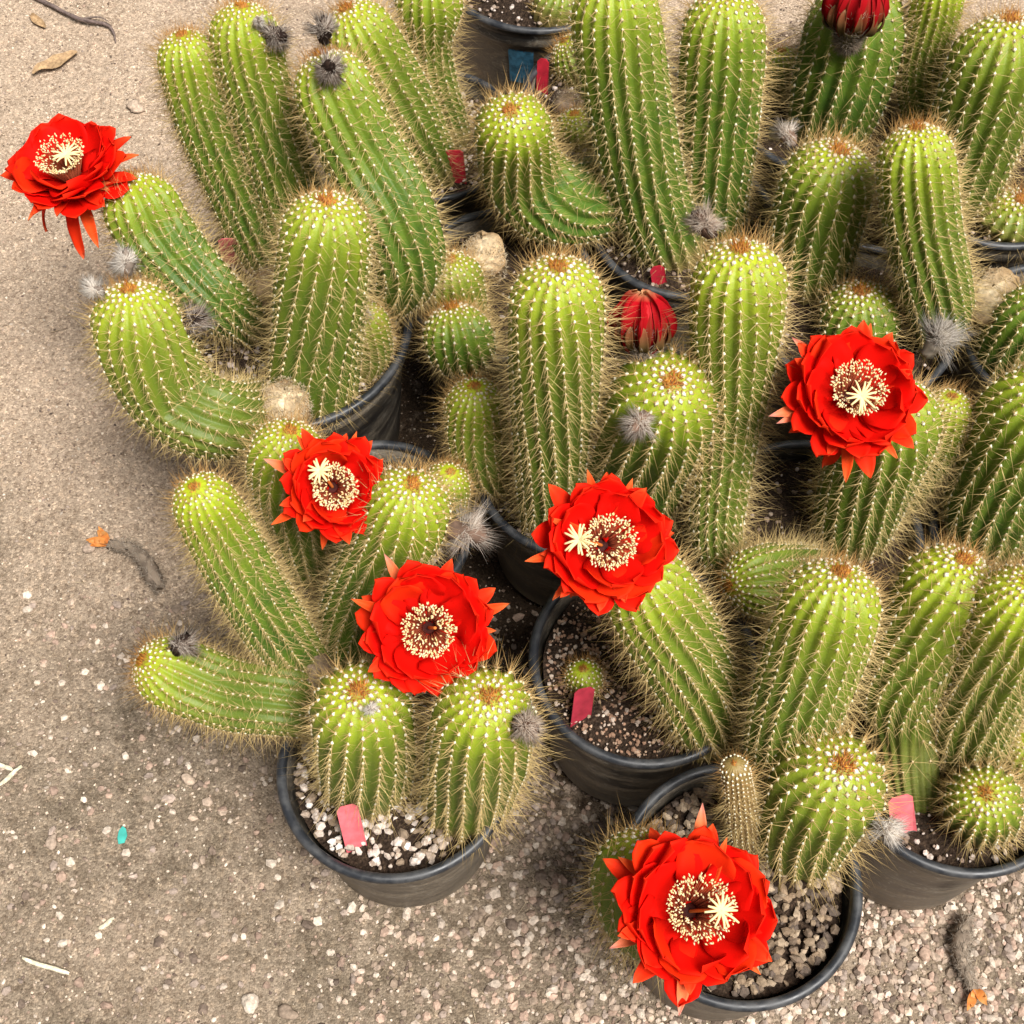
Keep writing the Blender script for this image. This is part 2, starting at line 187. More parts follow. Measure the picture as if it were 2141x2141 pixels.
def mat_stem():
    m, t, b = mat('cactus_skin', .5, .35)
    a = attr(t); sp = nn(t, 'SeparateColor'); t.links.new(a.outputs['Color'], sp.inputs[0])
    tc = nn(t, 'TexCoord')
    n1 = nn(t, 'TexNoise', Scale=38., Detail=4.); t.links.new(tc.outputs['Object'], n1.inputs[0])
    n2 = nn(t, 'TexNoise', Scale=420., Detail=2.); t.links.new(tc.outputs['Object'], n2.inputs[0])
    oi = nn(t, 'ObjectInfo')
    old = mixc(t, ramp(t, n1.outputs[0], [(.35, (0,0,0)), (.68, (1,1,1))]).outputs[0], STEM_A, STEM_B)
    old = mixc(t, oi.outputs['Random'], old, mixc(t, .5, old, STEM_C))
    c = mixc(t, sp.outputs[0], old, STEM_Y)
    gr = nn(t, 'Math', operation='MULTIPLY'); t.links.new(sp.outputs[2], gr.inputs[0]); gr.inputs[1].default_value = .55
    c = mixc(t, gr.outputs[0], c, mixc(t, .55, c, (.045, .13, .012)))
    sc = ramp(t, n2.outputs[0], [(.62, (0,0,0)), (.74, (1,1,1))])
    scf = nn(t, 'Math', operation='MULTIPLY'); t.links.new(sc.outputs[0], scf.inputs[0]); scf.inputs[1].default_value = .4
    c = mixc(t, scf.outputs[0], c, (.20, .24, .06))
    cork = mixc(t, n2.outputs[0], (.13, .06, .02), (.36, .24, .11))
    c = mixc(t, sp.outputs[1], c, cork)
    t.links.new(c, b.inputs['Base Color'])
    b.inputs['Subsurface Weight'].default_value = .10; b.inputs['Subsurface Radius'].default_value = (.3, .5, .1); b.inputs['Subsurface Scale'].default_value = .006
    bump(t, b, n2.outputs[0], .5, .0009)
    return m
STEM_A, STEM_B, STEM_C, STEM_Y = (.045, .105, .013), (.110, .175, .015), (.16, .165, .018), (.44, .52, .012)
M = {}
M['stem'] = mat_stem()
def mat_vcol(name, rough, spec=.3, transl=0., noise=0.):
    m, t, b = mat(name, rough, spec); a = attr(t); c = a.outputs['Color']
    if noise:
        tc = nn(t, 'TexCoord'); n = nn(t, 'TexNoise', Scale=noise, Detail=4.); t.links.new(tc.outputs['Object'], n.inputs[0])
        k = ramp(t, n.outputs[0], [(.3, (.65,.65,.65)), (.7, (1.2,1.2,1.2))]); c = mixc(t, 1., c, k.outputs[0], 'MULTIPLY')
        bump(t, b, n.outputs[0], .4, .002)
    t.links.new(c, b.inputs['Base Color'])
    if transl:
        tr = nn(t, 'BsdfTranslucent'); t.links.new(c, tr.inputs[0]); mx = nn(t, 'MixShader'); mx.inputs[0].default_value = transl
        t.links.new(b.outputs[0], mx.inputs[1]); t.links.new(tr.outputs[0], mx.inputs[2])
        t.links.new(mx.outputs[0], t.nodes['Material Output'].inputs[0])
    return m
M['spine'] = mat_vcol('spine', .45, .4, .15)
M['wool'] = mat_vcol('areole_wool', .9, .1)
M['hair'] = mat_vcol('dry_hair', .8, .15, .25)
M['petal'] = mat_vcol('petal', .6, .05, .30)
M['anther'] = mat_vcol('anther', .7, .2, .1)
M['pebble'] = mat_vcol('pebble', .85, .2, 0, 260.)
M['cork'] = mat_vcol('cork', .95, .1, 0, 180.)
M['tube'] = mat_vcol('flower_tube', .7, .2)
M['straw'] = mat_vcol('dry_straw', .8, .2, 0, 300.)

def mat_pot():
    m, t, b = mat('black_plastic', .42, .5); tc = nn(t, 'TexCoord'); oi = nn(t, 'ObjectInfo')
    mp = nn(t, 'Mapping'); mp.inputs['Scale'].default_value = (9, 9, 26); t.links.new(tc.outputs['Object'], mp.inputs[0])
    ad = nn(t, 'VectorMath', operation='ADD'); t.links.new(mp.outputs[0], ad.inputs[0]); t.links.new(oi.outputs['Random'], ad.inputs[1])
    n = nn(t, 'TexNoise', Scale=1., Detail=8., Roughness=.65, Distortion=.8); t.links.new(ad.outputs[0], n.inputs[0])
    n2 = nn(t, 'TexNoise', Scale=300., Detail=3.); t.links.new(tc.outputs['Object'], n2.inputs[0])
    f = ramp(t, n.outputs[0], [(.42, (0,0,0)), (.60, (1,1,1))])
    g = nn(t, 'Math', operation='MULTIPLY'); t.links.new(f.outputs[0], g.inputs[0]); t.links.new(n2.outputs[0], g.inputs[1])
    sx = nn(t, 'SeparateXYZ'); t.links.new(tc.outputs['Object'], sx.inputs[0])
    low = nn(t, 'MapRange'); t.links.new(sx.outputs[2], low.inputs[0])
    for i, v in ((1, 0.), (2, .13), (3, .8), (4, .12)): low.inputs[i].default_value = v
    lw = nn(t, 'Math', operation='MULTIPLY'); t.links.new(low.outputs[0], lw.inputs[0]); t.links.new(n2.outputs[0], lw.inputs[1])
    s = nn(t, 'Math', operation='ADD', use_clamp=True); t.links.new(g.outputs[0], s.inputs[0]); t.links.new(lw.outputs[0], s.inputs[1])
    c = mixc(t, s.outputs[0], (.008, .0085, .010), (.30, .245, .175))
    n3 = nn(t, 'TexNoise', Scale=1.6, Detail=3., Distortion=1.5); t.links.new(ad.outputs[0], n3.inputs[0])
    sc = ramp(t, n3.outputs[0], [(.485, (0,0,0)), (.5, (1,1,1)), (.515, (0,0,0))])
    sm = nn(t, 'Math', operation='MULTIPLY'); t.links.new(sc.outputs[0], sm.inputs[0]); t.links.new(n.outputs[0], sm.inputs[1])
    c = mixc(t, sm.outputs[0], c, (.30, .28, .24)); t.links.new(c, b.inputs['Base Color'])
    r = nn(t, 'MapRange'); t.links.new(s.outputs[0], r.inputs[0]); r.inputs[3].default_value = .36; r.inputs[4].default_value = .85
    t.links.new(r.outputs[0], b.inputs['Roughness']); bump(t, b, n2.outputs[0], .12, .0006)
    return m
M['pot'] = mat_pot()
def mat_rim():
    m, t, b = mat('rim_plastic', .38, .5); tc = nn(t, 'TexCoord')
    n = nn(t, 'TexNoise', Scale=60., Detail=6.); t.links.new(tc.outputs['Object'], n.inputs[0])
    f = ramp(t, n.outputs[0], [(.4, (.018,.020,.024)), (.75, (.075,.075,.075))]); t.links.new(f.outputs[0], b.inputs['Base Color'])
    r = ramp(t, n.outputs[0], [(.35, (.34,.34,.34)), (.7, (.6,.6,.6))]); t.links.new(r.outputs[0], b.inputs['Roughness'])
    return m
M['rim'] = mat_rim()
def mat_soil():
    m, t, b = mat('potting_soil', .95, .1); tc = nn(t, 'TexCoord')
    n = nn(t, 'TexNoise', Scale=220., Detail=6., Roughness=.7); t.links.new(tc.outputs['Object'], n.inputs[0])
    v = nn(t, 'TexVoronoi', Scale=330.); t.links.new(tc.outputs['Object'], v.inputs[0])
    c = ramp(t, n.outputs[0], [(.3, (.012,.008,.006)), (.55, (.042,.027,.018)), (.75, (.13,.085,.055))])
    t.links.new(c.outputs[0], b.inputs['Base Color']); bump(t, b, v.outputs['Distance'], .9, .003)
    return m
M['soil'] = mat_soil()
def mat_ground():
    m, t, b = mat('sandy_ground', .95, .12); tc = nn(t, 'TexCoord'); P = tc.outputs['Object']
    big = nn(t, 'TexNoise', Scale=2.6, Detail=5., Roughness=.6); t.links.new(P, big.inputs[0])
    med = nn(t, 'TexNoise', Scale=26., Detail=6., Roughness=.7); t.links.new(P, med.inputs[0])
    fine = nn(t, 'TexNoise', Scale=520., Detail=4., Roughness=.7); t.links.new(P, fine.inputs[0])
    vor = nn(t, 'TexVoronoi', Scale=420.); t.links.new(P, vor.inputs[0])
    vor2 = nn(t, 'TexVoronoi', Scale=210.); t.links.new(P, vor2.inputs[0])
    sy = nn(t, 'SeparateXYZ'); t.links.new(P, sy.inputs[0]); my = nn(t, 'MapRange'); t.links.new(sy.outputs[1], my.inputs[0])
    for i_, v_ in ((1, .25), (2, 1.25), (3, -.22), (4, .22)): my.inputs[i_].default_value = v_
    bs = nn(t, 'Math', operation='ADD'); t.links.new(big.outputs[0], bs.inputs[0]); t.links.new(my.outputs[0], bs.inputs[1])
    c0 = mixc(t, ramp(t, bs.outputs[0], [(.30, (0,0,0)), (.66, (1,1,1))]).outputs[0], (.175, .138, .098), (.45, .345, .255))       # gritty brown soil to pale sand; dimmer light on the near side painted in
    c1 = mixc(t, ramp(t, med.outputs[0], [(.4, (0,0,0)), (.7, (1,1,1))]).outputs[0], c0, mixc(t, .5, c0, (.50, .40, .305)))
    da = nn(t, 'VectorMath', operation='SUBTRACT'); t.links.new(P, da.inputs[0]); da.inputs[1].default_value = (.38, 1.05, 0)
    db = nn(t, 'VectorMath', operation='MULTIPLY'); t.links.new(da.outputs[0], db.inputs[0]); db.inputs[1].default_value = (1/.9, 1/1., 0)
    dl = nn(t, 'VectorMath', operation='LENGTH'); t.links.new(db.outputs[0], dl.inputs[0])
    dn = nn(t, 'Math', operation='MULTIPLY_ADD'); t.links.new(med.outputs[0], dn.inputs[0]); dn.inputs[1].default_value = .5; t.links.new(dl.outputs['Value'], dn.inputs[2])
    c1 = mixc(t, ramp(t, dn.outputs[0], [(.84, (1,1,1)), (.97, (0,0,0))]).outputs[0], c1, (.06, .04, .026))  # dark soil among the pots, with the shade there painted into its colour
    sv = nn(t, 'SeparateColor'); t.links.new(vor.outputs['Color'], sv.inputs[0])
    g = ramp(t, sv.outputs[0], [(0, (.55,.52,.48)), (.35, (.85,.84,.82)), (.75, (1.05,1.03,1.0)), (.93, (1.3,1.28,1.25)), (1, (1.75,1.75,1.7))])
    c2 = mixc(t, .85, c1, g.outputs[0], 'MULTIPLY')
    s2 = nn(t, 'SeparateColor'); t.links.new(vor2.outputs['Color'], s2.inputs[0])
    g2 = ramp(t, s2.outputs[1], [(0, (.62,.58,.55)), (.3, (1,1,1)), (.8, (1,1,1)), (1, (1.35,1.3,1.25))])
    c3 = mixc(t, .7, c2, g2.outputs[0], 'MULTIPLY')
    c4 = mixc(t, 1., c3, ramp(t, fine.outputs[0], [(.3, (.72,.72,.72)), (.7, (1.2,1.2,1.2))]).outputs[0], 'MULTIPLY')
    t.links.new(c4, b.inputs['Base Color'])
    hsum = nn(t, 'Math', operation='MULTIPLY_ADD'); t.links.new(vor.outputs['Distance'], hsum.inputs[0]); hsum.inputs[1].default_value = -1.; t.links.new(fine.outputs[0], hsum.inputs[2])
    h2 = nn(t, 'Math', operation='MULTIPLY_ADD'); t.links.new(med.outputs[0], h2.inputs[0]); h2.inputs[1].default_value = 3.; t.links.new(hsum.outputs[0], h2.inputs[2])
    bump(t, b, h2.outputs[0], .7, .0022)
    return m
M['ground'] = mat_ground()
def mat_plain(name, c, rough=.5, spec=.4, noise=80., amt=.25):
    m, t, b = mat(name, rough, spec); tc = nn(t, 'TexCoord'); n = nn(t, 'TexNoise', Scale=noise, Detail=5.); t.links.new(tc.outputs['Object'], n.inputs[0])
    lo = tuple(x*(1-amt) for x in c); hi = tuple(min(1, x*(1+amt)) for x in c)
    t.links.new(ramp(t, n.outputs[0], [(.3, lo), (.7, hi)]).outputs[0], b.inputs['Base Color']); return m
M['tag_pink'] = mat_plain('pink_plastic', (.72, .15, .17), .45); M['tag_red'] = mat_plain('red_plastic', (.60, .03, .05), .4)
M['tag_dark'] = mat_plain('dark_red_plastic', (.38, .015, .03), .4); M['tag_maroon'] = mat_plain('maroon_plastic', (.36, .03, .05), .4)
M['sticker'] = mat_plain('blue_sticker', (.05, .17, .27), .5, .3, 120., .5); M['teal'] = mat_plain('teal_plastic', (.05, .36, .30), .4)

# ------------------------------------------------------------------ mesh helpers
def mesh_data(name, V, faces, m, cols=None, smooth=True):
    """faces: list of int arrays (n,3) / (n,4)"""
    V = np.asarray(V, dtype=np.float32); me = bpy.data.meshes.new(name)
    me.vertices.add(len(V)); me.vertices.foreach_set('co', V.ravel())
    faces = [np.asarray(f, dtype=np.int32) for f in faces if len(f)]
    loops = np.concatenate([f.ravel() for f in faces]); sizes = np.concatenate([np.full(len(f), f.shape[1], np.int32) for f in faces])
    starts = np.r_[0, np.cumsum(sizes)[:-1]].astype(np.int32)
    me.loops.add(len(loops)); me.loops.foreach_set('vertex_index', loops)
    me.polygons.add(len(sizes)); me.polygons.foreach_set('loop_start', starts)
    me.polygons.foreach_set('use_smooth', np.full(len(sizes), smooth))
    if cols is not None:
        a = me.color_attributes.new('Col', 'FLOAT_COLOR', 'POINT'); C = np.ones((len(V), 4), np.float32); C[:, :3] = cols; a.data.foreach_set('color', C.ravel())
    me.materials.append(m); me.update(calc_edges=True); return me
ORG = {}
def place(name, me, parent=None, origin=(0,0,0), rot=None):
    """origin: world position; parents keep identity rotation unless noted"""
    o = bpy.data.objects.new(name, me); col.objects.link(o); origin = Vector(origin)
    Mw = Matrix.Translation(origin) @ (rot.to_4x4() if rot is not None else Matrix.Identity(4))
    ORG[o] = Mw
    if parent is not None:
        o.parent = parent; o.matrix_parent_inverse = Matrix.Identity(4); o.matrix_basis = ORG[parent].inverted() @ Mw
    else: o.matrix_basis = Mw
    return o
def obj(name, V, faces, m, parent=None, origin=(0,0,0), cols=None, smooth=True, stuff=False):
    V = np.asarray(V, float) - np.array(origin, float)
    o = place(name, mesh_data(name, V, faces, m, cols, smooth), parent, origin)
    if stuff: o['kind'] = 'stuff'
    return o
def empty(name, loc): 
    o = place(name, None, None, loc); o.empty_display_size = .05; return o
def tag(o, label, cat, group=None):
    o['label'] = label; o['category'] = cat
    if group: o['group'] = group
    return o
def unit(v): v = np.asarray(v, float); return v/np.maximum(np.linalg.norm(v, axis=-1, keepdims=True), 1e-9)
def perp(d):
    d = np.atleast_2d(d); a = np.where(np.abs(d[:, 2:3]) < .9, np.array([[0,0,1.]]), np.array([[1.,0,0]])); u = unit(np.cross(d, a)); return u, np.cross(d, u)
def cones(B, D, L, R, c0, c1, bend=None):
    """many three-sided spines; returns V, tris, colours"""
    n = len(B); u, w = perp(D); ang = rng.uniform(0, 6.28, n); V = np.empty((n, 4, 3)); C = np.empty((n, 4, 3))
    for k in range(3):
        a = ang + k*2.094; V[:, k] = B + (u*np.cos(a)[:, None] + w*np.sin(a)[:, None])*R[:, None]; C[:, k] = c0
    V[:, 3] = B + D*L[:, None]; C[:, 3] = c1
    i = np.arange(n)[:, None]*4; F = np.concatenate([i+[0,1,3], i+[1,2,3], i+[2,0,3]]); return V.reshape(-1, 3), F, C.reshape(-1, 3)
OCT = np.array([[1,0,0],[-1,0,0],[0,1,0],[0,-1,0],[0,0,1],[0,0,-1]], float)
OCTF = np.array([[0,2,4],[2,1,4],[1,3,4],[3,0,4],[2,0,5],[1,2,5],[3,1,5],[0,3,5]])
def blobs(P, X, Y, Z, C):
    """octahedra with half axes X,Y,Z (n,3)"""
    n = len(P); V = P[:, None] + OCT[None, :, :1]*X[:, None] + OCT[None, :, 1:2]*Y[:, None] + OCT[None, :, 2:3]*Z[:, None]
    F = (np.arange(n)[:, None, None]*6 + OCTF[None]).reshape(-1, 3); return V.reshape(-1, 3), F, np.repeat(C, 6, axis=0)
ph = (1+5**.5)/2
ICO = unit(np.array([[-1,ph,0],[1,ph,0],[-1,-ph,0],[1,-ph,0],[0,-1,ph],[0,1,ph],[0,-1,-ph],[0,1,-ph],[ph,0,-1],[ph,0,1],[-ph,0,-1],[-ph,0,1]]))
ICOF = np.array([[0,11,5],[0,5,1],[0,1,7],[0,7,10],[0,10,11],[1,5,9],[5,11,4],[11,10,2],[10,7,6],[7,1,8],[3,9,4],[3,4,2],[3,2,6],[3,6,8],[3,8,9],[4,9,5],[2,4,11],[6,2,10],[8,6,7],[9,8,1]])
def pebbles(P, size, C, flat=.65):
    n = len(P); V = ICO[None]*(1+rng.uniform(-.22, .22, (n, 12, 1)))
    sc = np.stack([rng.uniform(.75, 1.3, n), rng.uniform(.7, 1.1, n), rng.uniform(flat*.7, flat*1.2, n)], 1); V = V*sc[:, None]
    a = rng.uniform(0, 6.28, n); b = rng.normal(0, .35, n); ca, sa, cb, sb = np.cos(a), np.sin(a), np.cos(b), np.sin(b)
    y = V[..., 1]*cb[:, None]-V[..., 2]*sb[:, None]; z = V[..., 1]*sb[:, None]+V[..., 2]*cb[:, None]; x = V[..., 0]
    V = np.stack([x*ca[:, None]-y*sa[:, None], x*sa[:, None]+y*ca[:, None], z], -1)*size[:, None, None] + P[:, None]
    F = (np.arange(n)[:, None, None]*12 + ICOF[None]).reshape(-1, 3); return V.reshape(-1, 3), F, np.repeat(C, 12, axis=0)
def pick(cols, n, jit=.12):
    c = np.array(cols)[rng.integers(0, len(cols), n)]; return np.clip(c*(1+rng.normal(0, jit, (n, 1))), 0, 1)
def catmull(P, n=24):
    P = np.array(P, float); Q = np.vstack([2*P[0]-P[1], P, 2*P[-1]-P[-2]]); out = []
    for i in range(1, len(Q)-2):
        p0, p1, p2, p3 = Q[i-1:i+3]
        for k in range(n):
            t = k/n; out.append(.5*((2*p1)+(-p0+p2)*t+(2*p0-5*p1+4*p2-p3)*t*t+(-p0+3*p1-3*p2+p3)*t**3))
    out.append(P[-1]); return np.array(out)
def frames(C):
    T = unit(np.gradient(C, axis=0)); u = perp(T[0])[0][0]; U = [u]
    for i in range(1, len(T)):
        u = u - T[i]*(u@T[i]); u = u/np.linalg.norm(u); U.append(u)
    U = np.array(U); return T, U, np.cross(T, U)
def tube_mesh(C, R, seg=8, cap=True):
    C = np.asarray(C, float); R = np.broadcast_to(R, len(C)); T, U, W = frames(C); a = np.arange(seg)*2*np.pi/seg
    V = C[:, None] + (U[:, None]*np.cos(a)[None, :, None] + W[:, None]*np.sin(a)[None, :, None])*R[:, None, None]; n = len(C)
    i = np.arange(n-1)[:, None]*seg; j = np.arange(seg)[None]; Q = np.stack([i+j, i+(j+1) % seg, i+seg+(j+1) % seg, i+seg+j], -1).reshape(-1, 4)
    V = V.reshape(-1, 3); Fs = [Q]
    if cap:
        V = np.vstack([V, C[0], C[-1]]); k = len(V)
        Fs.append(np.stack([np.full(seg, k-2), (j[0]+1) % seg, j[0]], -1)); Fs.append(np.stack([np.full(seg, k-1), (n-1)*seg+j[0], (n-1)*seg+(j[0]+1) % seg], -1))
    return V, Fs
def lathe(prof, seg=72, warp=(0, 0), closed=False):
    prof = np.array(prof, float); a = np.arange(seg)*2*np.pi/seg; k = 1+warp[0]*np.cos(2*a+warp[1])
    V = np.stack([prof[:, :1]*np.cos(a)*k, prof[:, :1]*np.sin(a)*k, np.repeat(prof[:, 1:2], seg, 1)], -1); n = len(prof)
    m_ = n if closed else n-1; i = np.arange(m_)[:, None]*seg; i2 = ((np.arange(m_)+1) % n)[:, None]*seg; j = np.arange(seg)[None]
    return V.reshape(-1, 3), np.stack([i+j, i+(j+1) % seg, i2+(j+1) % seg, i2+j], -1).reshape(-1, 4)

# ------------------------------------------------------------------ ground
gs = [-60, -8, -2.5] + list(np.linspace(-1.6, 1.6, 65)) + [2.5, 8, 60]
gy = [-60, -6, -1] + list(np.linspace(-.6, 2.6, 65)) + [4, 9, 60]
GX, GY = np.meshgrid(gs, gy)
def gheight(x, y):
    return .004*np.sin(x*7+1.3*np.sin(y*5))*np.cos(y*6.1+.7) + .0025*np.sin(x*23+y*17) - .002
near = (np.abs(GX) < 1.7) & (GY > -.7) & (GY < 2.7)
GZ = np.where(near, gheight(GX, GY), 0.)
n0, n1 = GX.shape; ii = np.arange(n0-1)[:, None]*n1; jj = np.arange(n1-1)[None]
g = obj('ground', np.stack([GX, GY, GZ], -1).reshape(-1, 3), [np.stack([ii+jj, ii+jj+1, ii+n1+jj+1, ii+n1+jj], -1).reshape(-1, 4)], M['ground'])
g['kind'] = 'structure'
potlist = list(POTS.values())
def free(P, pad=-.035):
    ok = np.ones(len(P), bool)
    for p in potlist: ok &= (P[:, 0]-p['c'][0])**2 + (P[:, 1]-p['c'][1])**2 > (p['r']+pad)**2
    return ok
TAN = [(.47,.36,.27), (.38,.29,.22), (.28,.21,.155), (.60,.50,.40), (.17,.125,.095), (.43,.30,.225), (.34,.265,.215)]
def scatter(n, x0, x1, y0, y1, smin, smax, cols, power=2.2, dens=None):
    P = np.stack([rng.uniform(x0, x1, n), rng.uniform(y0, y1, n)], 1); P = P[free(P)]
    if dens is not None: P = P[rng.uniform(0, 1, len(P)) < dens(P)]
    s = smin + (smax-smin)*rng.uniform(0, 1, len(P))**power
    P3 = np.c_[P, gheight(P[:, 0], P[:, 1]) + s*.15]; return pebbles(P3, s, pick(cols, len(P), .15))
def patch(P): return np.clip(.5 + .5*np.sin(P[:, 0]*9+2*np.sin(P[:, 1]*4))*np.sin(P[:, 1]*8+1.5*np.cos(P[:, 0]*6)) , .12, 1)
n = 52000; P = np.stack([rng.uniform(-1.0, .7, n), rng.uniform(.05, 1.9, n)], 1); P = P[free(P)]; P = P[rng.uniform(0, 1, len(P)) < .35+.65*patch(P)]; n = len(P)
s = .0008+.0016*rng.uniform(0, 1, n)**2.5; a = rng.uniform(0, 6.28, n); e1 = np.stack([np.cos(a), np.sin(a), rng.normal(0, .3, n)], 1); e2 = np.stack([-np.sin(a), np.cos(a), rng.normal(0, .3, n)], 1); e3 = np.cross(e1, e2)
V, F, C = blobs(np.c_[P, gheight(P[:, 0], P[:, 1])+s*.3], e1*(s*rng.uniform(.8, 1.5, n))[:, None], e2*s[:, None], e3*(s*.7)[:, None], pick(TAN + [(.66,.56,.44), (.60,.47,.36), (.14,.10,.08)], n, .18))
o = obj('gravel', V, [F], M['pebble'], None, (0, 0, 0), C, False, True); tag(o, 'fine sandy grit scattered over the bare trodden ground', 'gravel')
coarse = lambda P: np.clip(.10 + (P[:, 0]+.20)*2.6 - np.maximum(0, P[:, 1]-.45)*4, .12, 1)
V, F, C = scatter(27000, -.6, .75, .10, .75, .0018, .0064, TAN + [(.55,.45,.36), (.36,.25,.19)], 1.8, coarse)
o = obj('gravel', V, [F], M['pebble'], None, (0, 0, 0), C, False, True); tag(o, 'coarser tan gravel around the feet of the front pots', 'gravel')
# straw fibres and chaff
n = 950; P = np.stack([rng.uniform(-.8, .7, n), rng.uniform(.08, 1.5, n)], 1); P = P[free(P, .0)]; n = len(P)
a = rng.uniform(0, 6.28, n); D = unit(np.stack([np.cos(a), np.sin(a), rng.uniform(-.03, .05, n)], 1))
V, F, C = cones(np.c_[P, gheight(P[:, 0], P[:, 1])+.003], D, .008+.022*rng.uniform(0, 1, n)**2.5, rng.uniform(.0003, .0007, n), pick([(.55,.43,.28), (.42,.31,.19), (.25,.17,.11)], n), pick([(.5,.4,.27)], n))
o = obj('chaff', V, [F], M['straw'], None, (0, 0, 0), C, True, True); tag(o, 'fine dry fibres and fallen spines littering the ground', 'chaff')

# ------------------------------------------------------------------ pots
POT_LABEL = dict(
 P1='black pot of white pebbles and one pink tag, holding three stems round a scarlet flower', P2='black pot of reddish grit with the leaning maroon tag and a tiny seedling',
 P3='black pot under the largest scarlet flower, filled with rounded brown pebbles', P4='black pot with scratched dusty side, small round cactus head and upright pink tag',
 P5='large black pot at the sandy edge holding the clump with seven stems', P6='black pot with striped inner wall behind the tilted scarlet flower with split stamens',
 C='black pot holding two small heads stacked by a cream cut stump', B='black pot of pale pebbles with the bright red tag by its front rim',
 D='black pot holding the two tallest bright green columns', E='black pot holding the central column and the fat stem with two dry tufts',
 F='dark pot sunk in shade between the long column and the flower with star stigma', H='black pot hidden under three heads beside the upper right scarlet flower',
 I='black pot hidden behind the stem carrying the half-open red bud', J='black pot under the bright stem leaning at the upper corner of the group',
 K='black pot beside the large cream cut stump', L='black pot under the dark shaded leaning stem', T='wide black pot with a blue sticker on its side', U='black pot with wrinkled dusty side and dark red tag')
PEB = dict(P1=(880, .0022, .0058, [(.62,.52,.45), (.5,.41,.34), (.4,.31,.24), (.70,.63,.57), (.26,.19,.13)]), P2=(1500, .001, .003, [(.34,.2,.13), (.28,.17,.11), (.42,.29,.2), (.5,.4,.32)]),
 P3=(900, .0028, .0066, [(.24,.17,.11), (.18,.13,.09), (.30,.22,.145), (.12,.09,.07), (.38,.29,.2)]), P5=(1300, .0015, .0042, [(.5,.4,.34), (.36,.27,.22), (.25,.17,.12), (.6,.52,.46)]),
 B=(700, .0018, .0045, [(.6,.5,.42), (.45,.35,.27), (.3,.22,.16)]), E=(500, .002, .0048, [(.42,.34,.27), (.3,.22,.17), (.55,.45,.37)]))
for k, p in POTS.items():
    h, r = p['z'], p['r']; c = (p['c'][0], p['c'][1], 0.); w = (rng.uniform(.003, .012), rng.uniform(0, 6.28)); soil = h-.028
    root = tag(empty('plant_pot', c), POT_LABEL[k], 'plant pot', 'black nursery pots')
    rb = r*.80
    prof = [(.004, .0015), (rb*.93, .0015), (rb-.003, .003), (rb, .009), (rb+(r-.011-rb)*.55, h*.55), (r-.0115, h-.040), (r-.0105, h-.038), (r-.0065, h-.0365), (r-.0055, h-.034), (r-.0045, h-.022), (r-.0055, h-.0205), (r-.0045, h-.0185), (r-.0035, h-.006),
            (r-.0075, h-.006), (r-.0085, h-.03), (r-.0135, h-.042), (rb-.004, .012), (.004, .006)]
    V, Q = lathe(prof, 72, w); obj('wall', V + np.array(c), [Q], M['pot'], root, c)
    rim = [(r-.0045+.0052*math.cos(t), h-.0048+.0048*math.sin(t)) for t in np.linspace(0, 2*np.pi, 13)[:-1]]
    V, Q = lathe(rim, 72, w, True); obj('rim', V + np.array(c), [Q[:, ::-1]], M['rim'], root, c)
    # soil
    nr, na = 14, 48; rr = np.linspace(0, 1, nr+1)[1:]*(r-.0145); aa = np.arange(na)*2*np.pi/na; sx, sy = (rr[:, None]*np.cos(aa)).ravel(), (rr[:, None]*np.sin(aa)).ravel()
    sz = soil + .004*np.sin(sx*60+w[1])*np.cos(sy*55) + rng.normal(0, .0012, len(sx)) + .004*(1-(sx**2+sy**2)/r**2)
    V = np.c_[np.r_[0, sx], np.r_[0, sy], np.r_[soil+.004, sz]] + np.array(c); i = 1+np.arange(nr-1)[:, None]*na; j = np.arange(na)[None]
    Q = np.stack([i+j, i+na+j, i+na+(j+1) % na, i+(j+1) % na], -1).reshape(-1, 4); T3 = np.stack([np.zeros(na, int), 1+j[0], 1+(j[0]+1) % na], -1)
    so = obj('soil', V, [Q, T3], M['soil'], root, c)
    n, s0, s1, cs = PEB.get(k, (110 if k in 'FCHIJKL' else 380, .0012, .0038, [(.4,.31,.24), (.28,.2,.15), (.55,.46,.4), (.2,.14,.1)]))
    rad = (r-.018)*np.sqrt(rng.uniform(0, 1, n)); a = rng.uniform(0, 6.28, n); s = s0+(s1-s0)*rng.uniform(0, 1, n)**1.5
    P = np.c_[rad*np.cos(a)+c[0], rad*np.sin(a)+c[1], soil+.003+s*.35+rng.uniform(0, .0025, n)]
    V, F, C = pebbles(P, s, pick(cs, n), .8); obj('pebbles', V, [F], M['pebble'], root, c, C, False, True)
    if k == 'T':     # blue sticker on the side
        a = np.linspace(-1.92, -1.64, 10); zs = np.linspace(.085, .150, 5); A, Z = np.meshgrid(a, zs); R_ = (rb+(r-.011-rb)*.55)*np.clip(Z/(h*.55), 0, 1)**.12
        rad = np.interp(Z, [.009, h*.55, h-.04], [rb, rb+(r-.011-rb)*.55, r-.0115])+.0022
        rad = rad*(1+w[0]*np.cos(2*A+w[1]))
        V = np.stack([rad*np.cos(A), rad*np.sin(A), Z], -1).reshape(-1, 3); V2 = np.stack([(rad-.0022)*np.cos(A), (rad-.0022)*np.sin(A), Z], -1).reshape(-1, 3)
        i = np.arange(4)[:, None]*10; j = np.arange(9)[None]; Q = np.stack([i+j, i+j+1, i+10+j+1, i+10+j], -1).reshape(-1, 4)
        obj('sticker', np.vstack([V, V2])+np.array(c), [Q, Q[:, ::-1]+50], M['sticker'], root, c)

